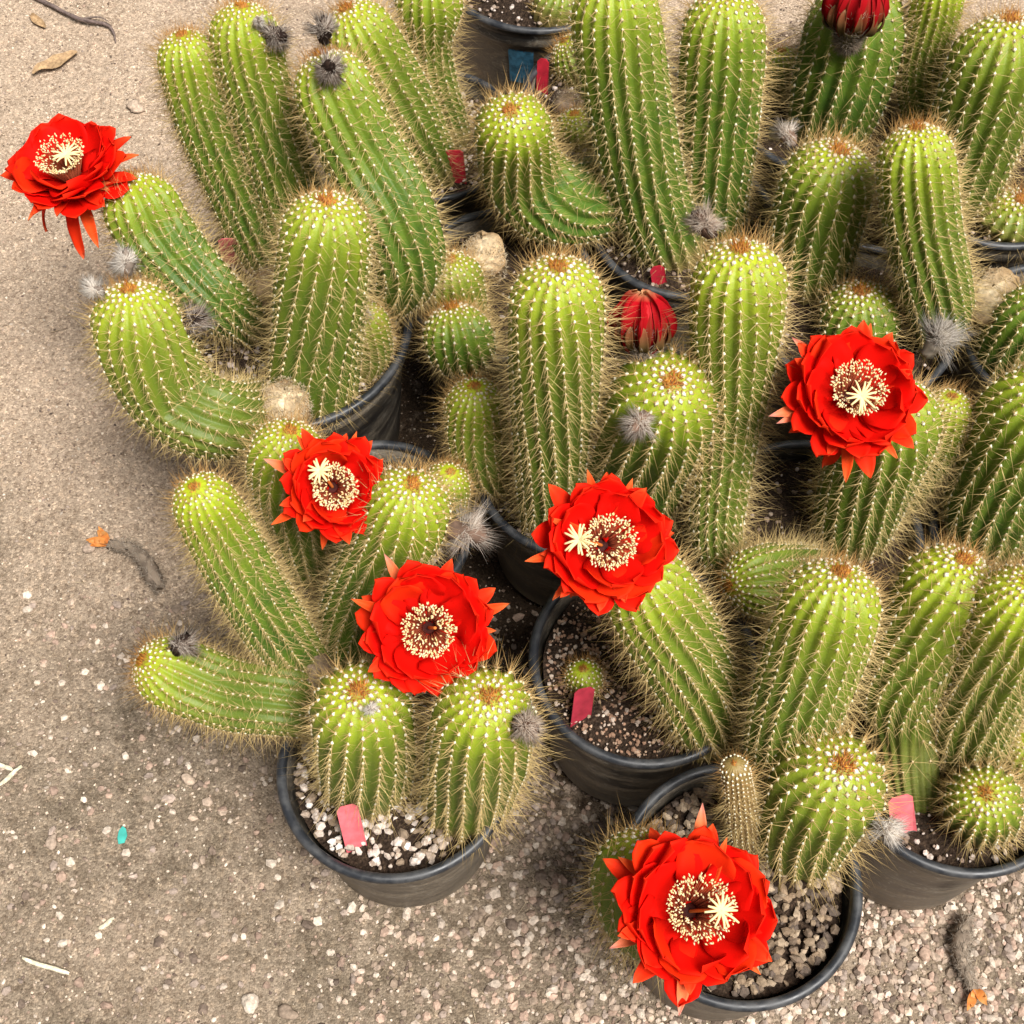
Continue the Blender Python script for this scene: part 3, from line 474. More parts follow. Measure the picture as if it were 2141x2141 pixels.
# ------------------------------------------------------------------ cacti
CACTUS_LABEL = dict(
 P1='clump of five green stems round a scarlet flower, one stem lying over the rim', P2='leaning stem topped by a scarlet flower, with a seedling and maroon tag below',
 P3='clump with the largest scarlet flower, in the pot of brown pebbles', P4='clump of leaning stems and one small round head beside the upright pink tag',
 P5='big clump of seven spiny stems with a scarlet flower leaning over bare sand', P6='short stems with a tilted scarlet flower behind the pale green column',
 C='two small spiny heads one behind the other beside a cream cut stump', B='long-haired stem leaning over the pot with the red tag',
 D='cactus with two tall smooth-ribbed columns and one bright curved stem', E='central column, small head and fat stem carrying a closed red bud',
 F='long slender column and shaded stems with a star-stigma scarlet flower', H='three heads packed beside the upper scarlet flower',
 I='thick stem carrying a half-open red bud with dark hairy base', J='thick bright stem leaning outward with a thin dark stem beside it',
 K='shaded stem behind the large cream cut stump', L='dark shaded thick stem with long pale spines', T='small shaded head in the wide pot with the blue sticker', U='two small shaded heads beside the dark red tag')
roots = {}
def root_of(k):
    if k not in roots:
        p = POTS[k]; roots[k] = tag(empty('cactus', (p['c'][0], p['c'][1], p['z']-.028)), CACTUS_LABEL[k], 'cactus', 'potted cacti')
    return roots[k]
def build_stem(st):
    P = np.array(st['P']); Rk = np.array(st['R']); d0 = P[1]-P[0]; d0 = d0/np.linalg.norm(d0); d0[2] = max(d0[2], .3); d0 /= np.linalg.norm(d0)
    P = np.vstack([P[0]-d0*.02, P]); Rk = np.r_[Rk[0]*.9, Rk]
    C = catmull(P, 20); key = np.arange(len(P))*20; Rc = np.interp(np.arange(len(C)), key, Rk)
    s0 = np.r_[0, np.cumsum(np.linalg.norm(np.diff(C, axis=0), axis=1))]; su = np.linspace(0, s0[-1], 160); Rc = np.interp(su, s0, Rc); C = np.stack([np.interp(su, s0, C[:, i]) for i in range(3)], 1)
    hw_ = int(min(26, .030/max(su[1], 1e-6))); kq = np.hanning(2*hw_+3)[1:-1]; kq /= kq.sum(); nq = len(kq)//2
    Cp = np.vstack([2*C[0]-C[nq:0:-1], C, 2*C[-1]-C[-2:-nq-2:-1]]); C = np.stack([np.convolve(Cp[:, i], kq, 'valid') for i in range(3)], 1)
    ker = np.hanning(17); ker /= ker.sum(); Rc = np.convolve(np.pad(Rc, 8, mode='edge'), ker, 'valid')
    s = np.r_[0, np.cumsum(np.linalg.norm(np.diff(C, axis=0), axis=1))]; L = s[-1]; Rt = Rk[-1]; dd = min(Rt*1.05, L*.7)
    ss = np.linspace(0, L-dd, max(6, int((L-dd)/.0048))); ss = np.r_[ss[:-1], L-dd+dd*np.sin(np.linspace(0, np.pi/2, 14))]
    Cs = np.stack([np.interp(ss, s, C[:, i]) for i in range(3)], 1); Rs = np.interp(ss, s, Rc)
    u = np.clip((ss-(L-dd))/dd, 0, 1); prof = np.sqrt(np.maximum(1-u**2.3, 0.0)); Rs = Rs*np.maximum(prof, .02)
    # gentle swelling bands of yearly growth
    Rs = Rs*(1+.018*np.sin(ss/.052+rng.uniform(0, 6.28)) + .010*np.sin(ss/.021+rng.uniform(0, 6)))
    T, U, W = frames(Cs); nb = st['ribs']; per = 6; na = nb*per; tw = rng.uniform(-1.2, 1.2); off = rng.uniform(0, 6.28)
    sp = .0112*np.clip(Rt/.045, .65, 1.1)
    phi = (np.arange(na) % per)/per - .5 + .5/per; phi = phi + 0*phi
    jr = np.arange(na)//per; theta = (jr + phi + .5)*2*np.pi/nb
    ribj = 1+rng.normal(0, .02, nb)
    m_ = np.r_[0, np.cumsum(np.hypot(np.diff(ss), np.diff(Rs)))]; dtip = m_[-1]-m_        # distance from apex along the skin
    fade = np.clip(dtip/(Rt*1.1), 0, 1)
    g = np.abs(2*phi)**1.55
    par = (jr % 2)*.5
    notch = np.cos(2*np.pi*(dtip[:, None]/sp - par[None]))*(1-g)[None]*.017
    mult = (1 - .12*g[None]*(.25+.75*fade[:, None]) + notch*fade[:, None])*ribj[jr][None]
    th = theta[None] + off + tw*(ss[:, None]-L)*2.
    rad = Rs[:, None]*mult
    V = Cs[:, None] + (U[:, None]*np.cos(th)[..., None] + W[:, None]*np.sin(th)[..., None])*rad[..., None]
    n = len(ss); i = np.arange(n-1)[:, None]*na; j = np.arange(na)[None]; Q = np.stack([i+j, i+(j+1) % na, i+na+(j+1) % na, i+na+j], -1).reshape(-1, 4)
    Vf = np.vstack([V.reshape(-1, 3), Cs[-1]+T[-1]*.0003, Cs[0]]); k = len(Vf); cap = np.stack([np.full(na, k-2), (n-1)*na+j[0], (n-1)*na+(j[0]+1) % na], -1); cap0 = np.stack([np.full(na, k-1), (j[0]+1) % na, j[0]], -1)
    young = np.exp(-(dtip/(.045*np.clip(L/.22, .6, 1.5)))**1.25)*rng.uniform(.8, 1.05)
    bare = st['bare']
    corky = np.clip(1-(ss-.02)/.03, 0, 1)*.6 if bare == 0 else (np.clip((.11-ss)/.03, 0, 1)*.22 if bare == 1 else np.full(n, .9))
    corky = np.maximum(corky, .9*np.clip(1.3-dtip/(Rt*.17), 0, 1))
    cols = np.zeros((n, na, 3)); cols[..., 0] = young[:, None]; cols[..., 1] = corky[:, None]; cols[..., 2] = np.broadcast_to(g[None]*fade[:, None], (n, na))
    cf = np.vstack([cols.reshape(-1, 3), [[1, 0, 0], [0, .5, 0]]])
    root = root_of(st['plant']); org = Cs[0]+T[0]*.02
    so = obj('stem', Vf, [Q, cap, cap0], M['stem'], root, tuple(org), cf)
    # areoles along every rib crest
    A = []
    for r_ in range(nb):      # equal steps along each crest, so bends stay evenly set
        tc_ = (r_+.5)*2*np.pi/nb + off + tw*(ss-L)*2.; cr = Cs + (U*np.cos(tc_)[:, None] + W*np.sin(tc_)[:, None])*(Rs*ribj[r_])[:, None]
        ml = np.r_[0, np.cumsum(np.linalg.norm(np.diff(cr, axis=0), axis=1))]; tot = ml[-1]; md = []; x = .011
        st_p = lambda x: sp*(.78+.22*min(1, x/(Rt*1.6)))
        if r_ % 2: x += .5*st_p(x)
        while x < tot-.02: md.append(x); x += st_p(x)
        q = np.array(md)+rng.normal(0, .0006, len(md)); A.append(np.c_[np.full(len(q), r_), q, np.interp(tot-q, ml, ss)])
    A = np.vstack(A); rj = A[:, 0].astype(int); q = A[:, 1]; sq = A[:, 2]
    if bare == 1: kp = (sq > .12) | (rng.uniform(0, 1, len(sq)) < .12); rj, q, sq = rj[kp], q[kp], sq[kp]
    ip = lambda X: np.stack([np.interp(sq, ss, X[:, i]) for i in range(3)], 1)
    c, t, uu, ww = ip(Cs), unit(ip(T)), unit(ip(U)), unit(ip(W)); r = np.interp(sq, ss, Rs)*ribj[rj]*1.0; drds = np.interp(sq, ss, np.gradient(Rs, ss))
    a = (rj+.5)*2*np.pi/nb + off + tw*(sq-L)*2.; ro = uu*np.cos(a)[:, None]+ww*np.sin(a)[:, None]; side = np.cross(t, ro)
    drds = np.clip(drds, -6, 1); nrm = unit(ro - t*drds[:, None]); mer = unit(t + ro*drds[:, None]); pos = c + ro*r[:, None]
    y = np.exp(-(q/.034)**1.3); N = len(q); sc = np.clip(Rt/.045, .55, 1.15)
    sz = sc*(.0017+.0011*y)*rng.uniform(.8, 1.2, N)
    wc = pick([(.80,.76,.60), (.74,.66,.46), (.66,.52,.33)], N, .08)*(1-.0*y[:, None]); wc = wc*(1-y[:, None]) + np.array([.90,.88,.70])*y[:, None]
    Vb, Fb, Cb = blobs(pos+nrm*sz[:, None]*.3, side*sz[:, None], mer*(sz*1.35)[:, None], nrm*(sz*.85)[:, None], wc)
    obj('areoles', Vb, [Fb], M['wool'], so, tuple(org), Cb, True, True)
    # spines
    B, D, Ln, Rd, c0, c1 = [], [], [], [], [], []
    fam = st.get('spine', 1.0)
    straw, brown, rust = np.array([.70,.54,.24]), np.array([.46,.26,.08]), np.array([.44,.17,.02])
    tint = rng.uniform(0, 1)
    for kk in range(12):
        cen = kk < 4
        if cen:
            al = rng.uniform(0, 6.28, N); el = np.radians(rng.uniform(38, 82, N)); ln = (.012+.036*rng.uniform(0, 1, N)**1.6)*sc**.5*fam*(1-.62*y)
        else:
            al = (kk-4)/8*6.28+rng.normal(0, .25, N); el = np.radians(rng.uniform(8, 42, N)); ln = rng.uniform(.006, .0135, N)*sc**.5*(1-.45*y)
        d = (mer*np.cos(al)[:, None]+side*np.sin(al)[:, None])*np.cos(el)[:, None] + nrm*np.sin(el)[:, None]
        d = unit(d + mer*(.55*y[:, None] - (.12 if cen else .0)))
        B.append(pos+nrm*sz[:, None]*.2); D.append(d); Ln.append(ln); Rd.append(np.full(N, (.00033 if cen else .00019)*sc**.5))
        yy = np.clip(y*1.1*(1 if cen else .35), 0, 1)[:, None]
        base = straw*(1-.25*tint)+brown*.25*tint; jit = 1+rng.normal(0, .12, (N, 1))
        c0.append((base*(1-yy)+rust*yy)*jit); c1.append(((base*.55+brown*.45)*(1-yy)+rust*.8*yy)*jit)
    # rust-coloured tuft at the growing point
    nt_ = 120; rr = Rt*.20*rng.uniform(0, 1, nt_)**.7; a = rng.uniform(0, 6.28, nt_); o2 = U[-1]*np.cos(a)[:, None]+W[-1]*np.sin(a)[:, None]
    hh = -dd*(1-(np.maximum(1-(rr/Rt)**2, 0))**(1/2.3)); B.append(Cs[-1]+o2*rr[:, None]+T[-1]*hh[:, None]-T[-1]*.001); D.append(unit(T[-1]+o2*(.1+.7*rr/Rt)[:, None]+rng.normal(0, .38, (nt_, 3))))
    Ln.append(rng.uniform(.005, .013, nt_)*sc); Rd.append(np.full(nt_, .0007*sc)); c0.append(pick([(.58,.20,.015), (.36,.10,.010), (.74,.34,.04)], nt_, .2)); c1.append(pick([(.30,.08,.012), (.16,.04,.01), (.62,.30,.05)], nt_))
    B, D, Ln, Rd, c0, c1 = (np.concatenate(x) for x in (B, D, Ln, Rd, c0, c1))
    if bare == 2: kp = rng.uniform(0, 1, len(B)) < .45; B, D, Ln, Rd, c0, c1 = (x[kp] for x in (B, D, Ln, Rd, c0, c1))
    Vs, Fs, Cc = cones(B, D, Ln, Rd, np.clip(c0, 0, 1), np.clip(c1, 0, 1))
    obj('spines', Vs, [Fs], M['spine'], so, tuple(org), Cc, True, True)
for st in STEMS: build_stem(st)

# cut, corky stumps
CORK = dict(cream=[(.66,.54,.36), (.56,.43,.27)], tan=[(.42,.30,.18), (.34,.24,.14)], grey=[(.33,.25,.18), (.26,.19,.13)])
for s_ in EXTRA['stumps']:
    B, T_ = np.array(s_['B']), np.array(s_['T']); ax = T_-B; L = np.linalg.norm(ax); ax /= L; R = s_['R']
    t = np.linspace(-.2, 1, 12); C = B + (T_-B)*t[:, None]; rr = R*(.86+.14*np.clip(t, 0, 1)); rr[-1] *= .97; C[-1] += 0
    V, Fs = tube_mesh(np.vstack([C, C[-1]+ax*.002, C[-1]+ax*.0]), np.r_[rr, R*.80, R*.25], 28)
    c = np.array(s_['B']); d = V-c; nz = sum(np.sin(V@unit(rng.normal(0, 1, 3))*f+rng.uniform(0, 6))*am for f, am in ((60, .0022), (160, .0014), (420, .0010), (900, .0009), (1500, .0008)))
    V = V + unit(d-np.outer(d@ax, ax))*nz[:, None]*1.1 + ax*nz[:, None]*.8
    cc = pick(CORK[s_['k']], len(V), .12); side_ = (np.linalg.norm(d-np.outer(d@ax, ax), axis=1) > R*.75)[:, None]; cc = np.where(side_, cc*np.array([.62,.52,.42]), cc); so_ = obj('stump', V, Fs, M['cork'], root_of(s_['plant']), tuple(B), cc)
    nf = 1500; u_, w_ = perp(ax); an = rng.uniform(0, 6.28, nf); ro = u_[0]*np.cos(an)[:, None]+w_[0]*np.sin(an)[:, None]; top_ = rng.uniform(0, 1, nf) < .6; rq = np.where(top_, R*.98*np.sqrt(rng.uniform(0, 1, nf)), R*.97); hq = np.where(top_, L+.001, rng.uniform(.1, 1, nf)*L)
    Vh, Fh, Ch = cones(B+ro*rq[:, None]+ax*hq[:, None], unit(np.where(top_[:, None], ax*.6, ro*.6)+rng.normal(0, .8, (nf, 3))), rng.uniform(.002, .007, nf), np.full(nf, .0004), pick(CORK[s_['k']]+[(.74,.64,.47)], nf), pick(CORK[s_['k']], nf))
    obj('fibres', Vh, [Fh], M['hair'], so_, tuple(B), Ch, True, True)

# dried flower remains: woolly tufts
def wool(c, n, r, kind, nh=260, axis_pull=.8):
    pal = dict(dark=([(.15,.11,.085), (.36,.28,.22), (.68,.60,.51), (.08,.055,.042)], (.025,.014,.010)), white=([(.85,.79,.70), (.68,.61,.53), (.5,.43,.36)], (.25,.2,.16)), pale=([(.74,.67,.58), (.55,.46,.38), (.32,.24,.18)], (.22,.14,.10)),
               tan=([(.50,.39,.30), (.30,.21,.15), (.62,.53,.44)], (.08,.045,.03)), grey=([(.44,.39,.33), (.28,.24,.20), (.56,.51,.44)], (.2,.17,.13)))[kind]
    nc = 26; cd = unit(rng.normal(0, 1, (nc, 3)) + n*axis_pull); cl = rng.uniform(.55, 1.25, nc); k = rng.integers(0, nc, nh)
    d = unit(cd[k] + rng.normal(0, .42, (nh, 3))); B = c + d*r*.32; tw = unit(c + cd[k]*(r*1.5*cl[k])[:, None] + rng.normal(0, r*.32, (nh, 3)) - B)
    return B, tw, r*cl[k]*rng.uniform(.5, 1.15, nh), np.full(nh, .00034), pick(pal[0], nh, .15), pick(pal[0], nh, .15), pal[1]
def core(c, n, r, colr):
    n = np.asarray(n, float); nl = 10; t = np.linspace(-1, 1, nl); C = c + n*(t*r*.8)[:, None]; rr = r*.42*np.sqrt(np.maximum(1-t**2, .02))*(1+rng.normal(0, .09, nl))
    V, Fs = tube_mesh(C, rr, 10); V = V + rng.normal(0, r*.05, V.shape); return V, Fs, pick([colr], len(V), .3)
for tf in EXTRA['tufts']:
    tf['r'] *= 1.3; c, n = np.array(tf['p']), np.array(tf['n']); B, D, Ln, Rd, c0, c1, dk = wool(c, n, tf['r'], tf['k'], 1100 if tf['r'] > .012 else 400)
    V, Fs, cc = core(c, n, tf['r'], dk); o = obj('dried_flower', V, Fs, M['hair'], root_of(tf['plant']), tuple(c), cc)
    V, F, C = cones(B, D, Ln, Rd, c0, c1); obj('hairs', V, [F], M['hair'], o, tuple(c), C, True, True)

# ------------------------------------------------------------------ flowers
def petal_mesh(name, ctrl, W, base_w, cup, tipf, reflex, c_base, c_tip, c_end, seed, thick=.010, tp=.6):
    r_ = np.random.default_rng(seed); nt_, nx = 13, 7; t = np.linspace(0, 1, nt_); P = np.array(ctrl, float)
    if len(P) == 3: cu = ((1-t)**2)[:, None]*P[0]+(2*t*(1-t))[:, None]*P[1]+(t**2)[:, None]*P[2]
    else: cu = ((1-t)**3)[:, None]*P[0]+(3*t*(1-t)**2)[:, None]*P[1]+(3*t*t*(1-t))[:, None]*P[2]+(t**3)[:, None]*P[3]
    cu = cu.copy(); cu[:, 1] += reflex*np.clip((t-.6)/.4, 0, 1)**2
    tan = np.gradient(cu, axis=0); nor = np.stack([-tan[:, 1], tan[:, 0]], 1); nor /= np.linalg.norm(nor, axis=1)[:, None]
    w = np.where(t < tipf, base_w+(1-base_w)*np.sin(np.clip(t/tipf, 0, 1)*np.pi/2)**1.2, np.maximum(1-((t-tipf)/(1-tipf))**2.0, 0)**tp); w = W*np.maximum(w, .03)*(1+r_.normal(0, .03, nt_))
    x = np.linspace(-1, 1, nx); ph_ = r_.uniform(0, 6.28, 3)
    lift = cup*W*(x[None]**2)*(.3+.7*np.sin(t*np.pi)[:, None]) + W*.09*np.sin(7*t[:, None]+ph_[0]+1.5*x[None])*x[None]**2 + W*.05*np.sin(10*t[:, None]+ph_[1])*x[None] - W*.015*np.exp(-(x[None]/.25)**2)
    R = cu[:, 0:1] + nor[:, 0:1]*lift; H = cu[:, 1:2] + nor[:, 1:2]*lift; Yy = w[:, None]*x[None]*.5 + W*.10*r_.normal()*t[:, None]**2
    V = np.stack([R, Yy, H], -1)
    N3 = np.stack([np.broadcast_to(nor[:, 0:1], R.shape), np.zeros_like(R), np.broadcast_to(nor[:, 1:2], R.shape)], -1)
    V2 = V - N3*thick*W*2; n = nt_*nx; i = np.arange(nt_-1)[:, None]*nx; j = np.arange(nx-1)[None]; Q = np.stack([i+j, i+j+1, i+nx+j+1, i+nx+j], -1).reshape(-1, 4)
    edge = np.r_[np.arange(nx), np.arange(1, nt_)*nx+nx-1, (nt_-1)*nx+np.arange(nx-2, -1, -1), np.arange(nt_-2, 0, -1)*nx]; e2 = np.roll(edge, -1); S_ = np.stack([edge, edge+n, e2+n, e2], -1)
    k1 = np.clip((t-.35)/.5, 0, 1)[:, None]**1.3; k2 = np.clip((t-.86)/.14, 0, 1)[:, None]**1.5
    cl = np.array(c_base)*(1-k1)+np.array(c_tip)*k1; cl = cl*(1-k2)+np.array(c_end)*k2; C = np.repeat(cl[:, None], nx, 1)*(1+.10*np.sin(x*16+ph_[2])[None, :, None]*.5)
    return mesh_data(name, np.vstack([V.reshape(-1, 3), V2.reshape(-1, 3)]), [Q, Q[:, ::-1]+n, S_], M['petal'], np.clip(np.vstack([C.reshape(-1, 3)]*2), 0, 1))
RED, DEEP, ORG_, PINK = (.82,.006,.003), (.70,.006,.004), (.86,.14,.012), (.86,.44,.36)
WHORL = [   # name, count, control points (r,h) in flower radii, width, base width, cup, tip start, reflex, colours, tilt jitter
 ('petal', 9, [(.10,-.62),(.52,-.42),(.76,.04)], .66, .30, .16, .70, -.01, (.74,.008,.004), RED, (.86,.020,.005), .05),
 ('petal', 11, [(.11,-.63),(.58,-.44),(.88,-.08)], .60, .30, .12, .72, -.03, RED, RED, (.86,.03,.006), .05),
 ('petal', 12, [(.12,-.64),(.62,-.50),(1.0,-.20)], .44, .30, .10, .70, -.05, RED, (.82,.012,.004), (.84,.035,.008), .10),
 ('sepal', 9, [(.12,-.65),(.58,-.58),(1.06,-.32)], .25, .35, .22, .62, -.10, (.76,.015,.005), (.82,.035,.008), (.84,.12,.03), .18),
 ('sepal', 7, [(.12,-.66),(.46,-.66),(1.14,-.52)], .185, .45, .30, .58, -.14, (.74,.10,.02), (.84,.22,.08), PINK, .24)]
PM = [[petal_mesh(w[0], w[2], w[3], w[4], w[5], w[6], w[7], w[8], ((.86,.035,.005) if (i < 3 and v == 2) else w[9]) if (i < 4 or v == 3) else (.84,.075,.012), w[10] if (i < 4 or v == 3) else (.86,.22,.06), 100*i+v, tp=(.5, .55, .75, .8, .8)[i]) for v in range(4)] for i, w in enumerate(WHORL)]
DROOP = [petal_mesh('sepal', [(.12,-.66),(.50,-.62),(.74,-.95),(.80,-1.45)], .21, .5, .2, .6, 0, (.74,.02,.006), (.82,.045,.008), (.84,.16,.06), 700+v, tp=.8) for v in range(2)]
def bez(A, n, E, a, k=14, tail=.5):
    A, E = np.array(A), np.array(E); n, a = np.array(n), np.array(a); l = np.linalg.norm(E-A); t = np.linspace(0, 1, k)[:, None]
    return (1-t)**3*A + 3*t*(1-t)**2*(A+n*l*.4) + 3*t*t*(1-t)*(E-a*l*tail) + t**3*E
def hairy(C, R, n, kind, length, parent, org):
    T, U, W = frames(C); i = rng.integers(0, len(C)-1, n); f = rng.uniform(0, 1, n)[:, None]; c = C[i]*(1-f)+C[i+1]*f; a = rng.uniform(0, 6.28, n)
    ro = U[i]*np.cos(a)[:, None]+W[i]*np.sin(a)[:, None]; B = c + ro*(np.asarray(R)[i]*.95)[:, None]; D = unit(ro + T[i]*.6 + rng.normal(0, .45, (n, 3)))
    pal = dict(dark=[(.07,.055,.042), (.14,.11,.08), (.36,.29,.22)], tan=[(.4,.32,.23), (.3,.23,.16), (.2,.15,.1)])[kind]
    V, F, Cc = cones(B, D, rng.uniform(.5, 1, n)*length, np.full(n, .00030), pick(pal, n), pick(pal, n)); obj('hairs', V, [F], M['hair'], parent, org, Cc, True, True)
def rot_to(a, spin=0.):
    z = Vector(a).normalized(); x = Vector((1, 0, 0)); x = (x - z*x.dot(z)).normalized(); y = z.cross(x)
    return Matrix((x, y, z)).transposed()
def child_local(name, me, parent, Ml):
    o = bpy.data.objects.new(name, me); col.objects.link(o); o.parent = parent; o.matrix_parent_inverse = Matrix.Identity(4); o.matrix_basis = Ml; return o
DROOP_AT = dict(F1=(-1.57, -2.6), F2=(-1.2, -2.2), F3=(-1.7, -1.2), F4=(-2.0, 3.0), F5=(-1.75, -1.1), F7=(-1.6, 2.6))
for fi, f in enumerate(EXTRA['flowers']):
    c, a, R = np.array(f['c']), np.array(f['a']), f['R']; E = c - a*R*.60; C = bez(f['A'], f['n'], E, a); n = len(C); rt = np.linspace(.0085, .0105, n); rt[-4:] = [.011, .0118, .013, R*.19]
    V, Fs = tube_mesh(C, rt, 14); Rm = rot_to(a); inv = np.array(Rm.transposed())
    cc = np.linspace(0, 1, len(V))[:, None]; cc = np.array([.10,.09,.03])*(1-cc)+np.array([.34,.05,.015])*cc
    cc[-1] = (.02,.004,.003); cc[-16:-2] = (.12,.012,.006); me = mesh_data('flower', (V-c)@inv.T, Fs, M['tube'], cc); fo = place('flower', me, root_of(f['plant']), c, Rm)
    # hairs live in world space under a rotated parent: convert
    T, U, W = frames(C); nh = 900; i = rng.integers(0, n-2, nh); aa = rng.uniform(0, 6.28, nh); ro = U[i]*np.cos(aa)[:, None]+W[i]*np.sin(aa)[:, None]
    pal = [(.07,.055,.042), (.16,.12,.085), (.38,.31,.24)]
    Vh, Fh, Ch = cones(C[i]+ro*rt[i][:, None]*.95+(C[i+1]-C[i])*rng.uniform(0, 1, (nh, 1)), unit(ro+T[i]*.7+rng.normal(0, .4, (nh, 3))), rng.uniform(.005, .014, nh), np.full(nh, .0003), pick(pal, nh), pick(pal, nh))
    ho = child_local('hairs', mesh_data('hairs', (Vh-c)@inv.T, [Fh], M['hair'], Ch), fo, Matrix.Identity(4)); ho['kind'] = 'stuff'
    op = f['open']
    for wi, w in enumerate(WHORL):
        ph0 = rng.uniform(0, 6.28)
        for k in range(w[1]):
            ang = ph0 + (k+rng.normal(0, .13 if wi < 3 else .25))*2*math.pi/w[1]; s_ = R*(rng.uniform(.92, 1.06) if wi < 3 else rng.uniform(.88, 1.12)); tilt = rng.normal(0, w[11]) + (1-op)*-.9
            Ml = Matrix.Rotation(ang, 4, 'Z') @ Matrix.Translation((0, 0, -.6*R)) @ Matrix.Rotation(tilt, 4, 'Y') @ Matrix.Translation((0, 0, .6*R)) @ Matrix.Rotation(rng.normal(0, .08), 4, 'X') @ Matrix.Diagonal((s_, s_*rng.uniform(.9, 1.1), s_*rng.uniform(.95, 1.05), 1))
            child_local(w[0], PM[wi][rng.integers(0, 4)], fo, Ml)
    for ang in DROOP_AT[f['name']]:
        child_local('sepal', DROOP[fi % 2], fo, Matrix.Rotation(ang, 4, 'Z') @ Matrix.Scale(R*rng.uniform(.9, 1.05), 4))
    # stamens: filaments and cream anthers
    ns = 380; aa = rng.uniform(0, 6.28, ns); rho = np.where(rng.uniform(0, 1, ns) < .5, rng.uniform(.29, .40, ns), .36*np.sqrt(rng.uniform(.16, 1, ns))); hgt = -.24+.24*(rho/.36)**1.5+rng.normal(0, .025, ns)
    tip = np.stack([rho*np.cos(aa), rho*np.sin(aa), hgt], 1)*R; b0 = np.stack([.09*np.cos(aa), .09*np.sin(aa), np.full(ns, -.62)], 1)*R; dv = tip-b0; ln = np.linalg.norm(dv, axis=1)
    Vf, Ff, Cf = cones(b0, dv/ln[:, None], ln, np.full(ns, .0007), np.tile([.05,.004,.004], (ns, 1)), np.tile([.45,.09,.03], (ns, 1)))
    so = child_local('stamen_filaments', mesh_data('stamen_filaments', Vf, [Ff], M['anther'], Cf), fo, Matrix.Identity(4)); so['kind'] = 'stuff'
    d = unit(np.stack([np.cos(aa), np.sin(aa), np.full(ns, .5)], 1)+rng.normal(0, .6, (ns, 3))); u, v_ = perp(d)
    Va, Fa, Ca = blobs(tip, d*.0019, u*.0009, v_*.0009, pick([(.86,.70,.36), (.88,.78,.48), (.80,.62,.28)], ns, .07))
    so = child_local('anthers', mesh_data('anthers', Va, [Fa], M['anther'], Ca), fo, Matrix.Identity(4)); so['kind'] = 'stuff'
    # style and stigma lobes
    sx, sy = f['sg']; top = np.array([sx, sy, .02])*R; mid = np.array([sx*.4, sy*.4, -.3])*R; st_ = catmull([np.array([0, 0, -.62])*R, mid, top], 6)
    Vs, Fs = tube_mesh(st_, np.linspace(.0016, .0014, len(st_)), 7); cs = np.tile([.72,.20,.04], (len(Vs), 1)); child_local('style', mesh_data('style', Vs, Fs, M['anther'], cs), fo, Matrix.Identity(4))
    if abs(sx)+abs(sy) < .16 and f['name'] == 'F3': continue
    outd = unit(np.array([sx, sy, .75])); VV, FF, off = [], [], 0
    for k in range(14):
        ang = k*2*math.pi/14+rng.normal(0, .1); u, v_ = perp(outd); d = u[0]*math.cos(ang)+v_[0]*math.sin(ang); l = R*rng.uniform(.18, .25)
        pts = np.array([top, top+outd*l*.25+d*l*.5, top+outd*l*.22+d*l]); vv, ff = tube_mesh(catmull(pts, 4), np.linspace(.0015, .0009, 9), 6); VV.append(vv); FF += [x+off for x in ff]; off += len(vv)
    VV = np.vstack(VV); child_local('stigma', mesh_data('stigma', VV, FF, M['anther'], np.tile([.86,.72,.36], (len(VV), 1))), fo, Matrix.Identity(4))

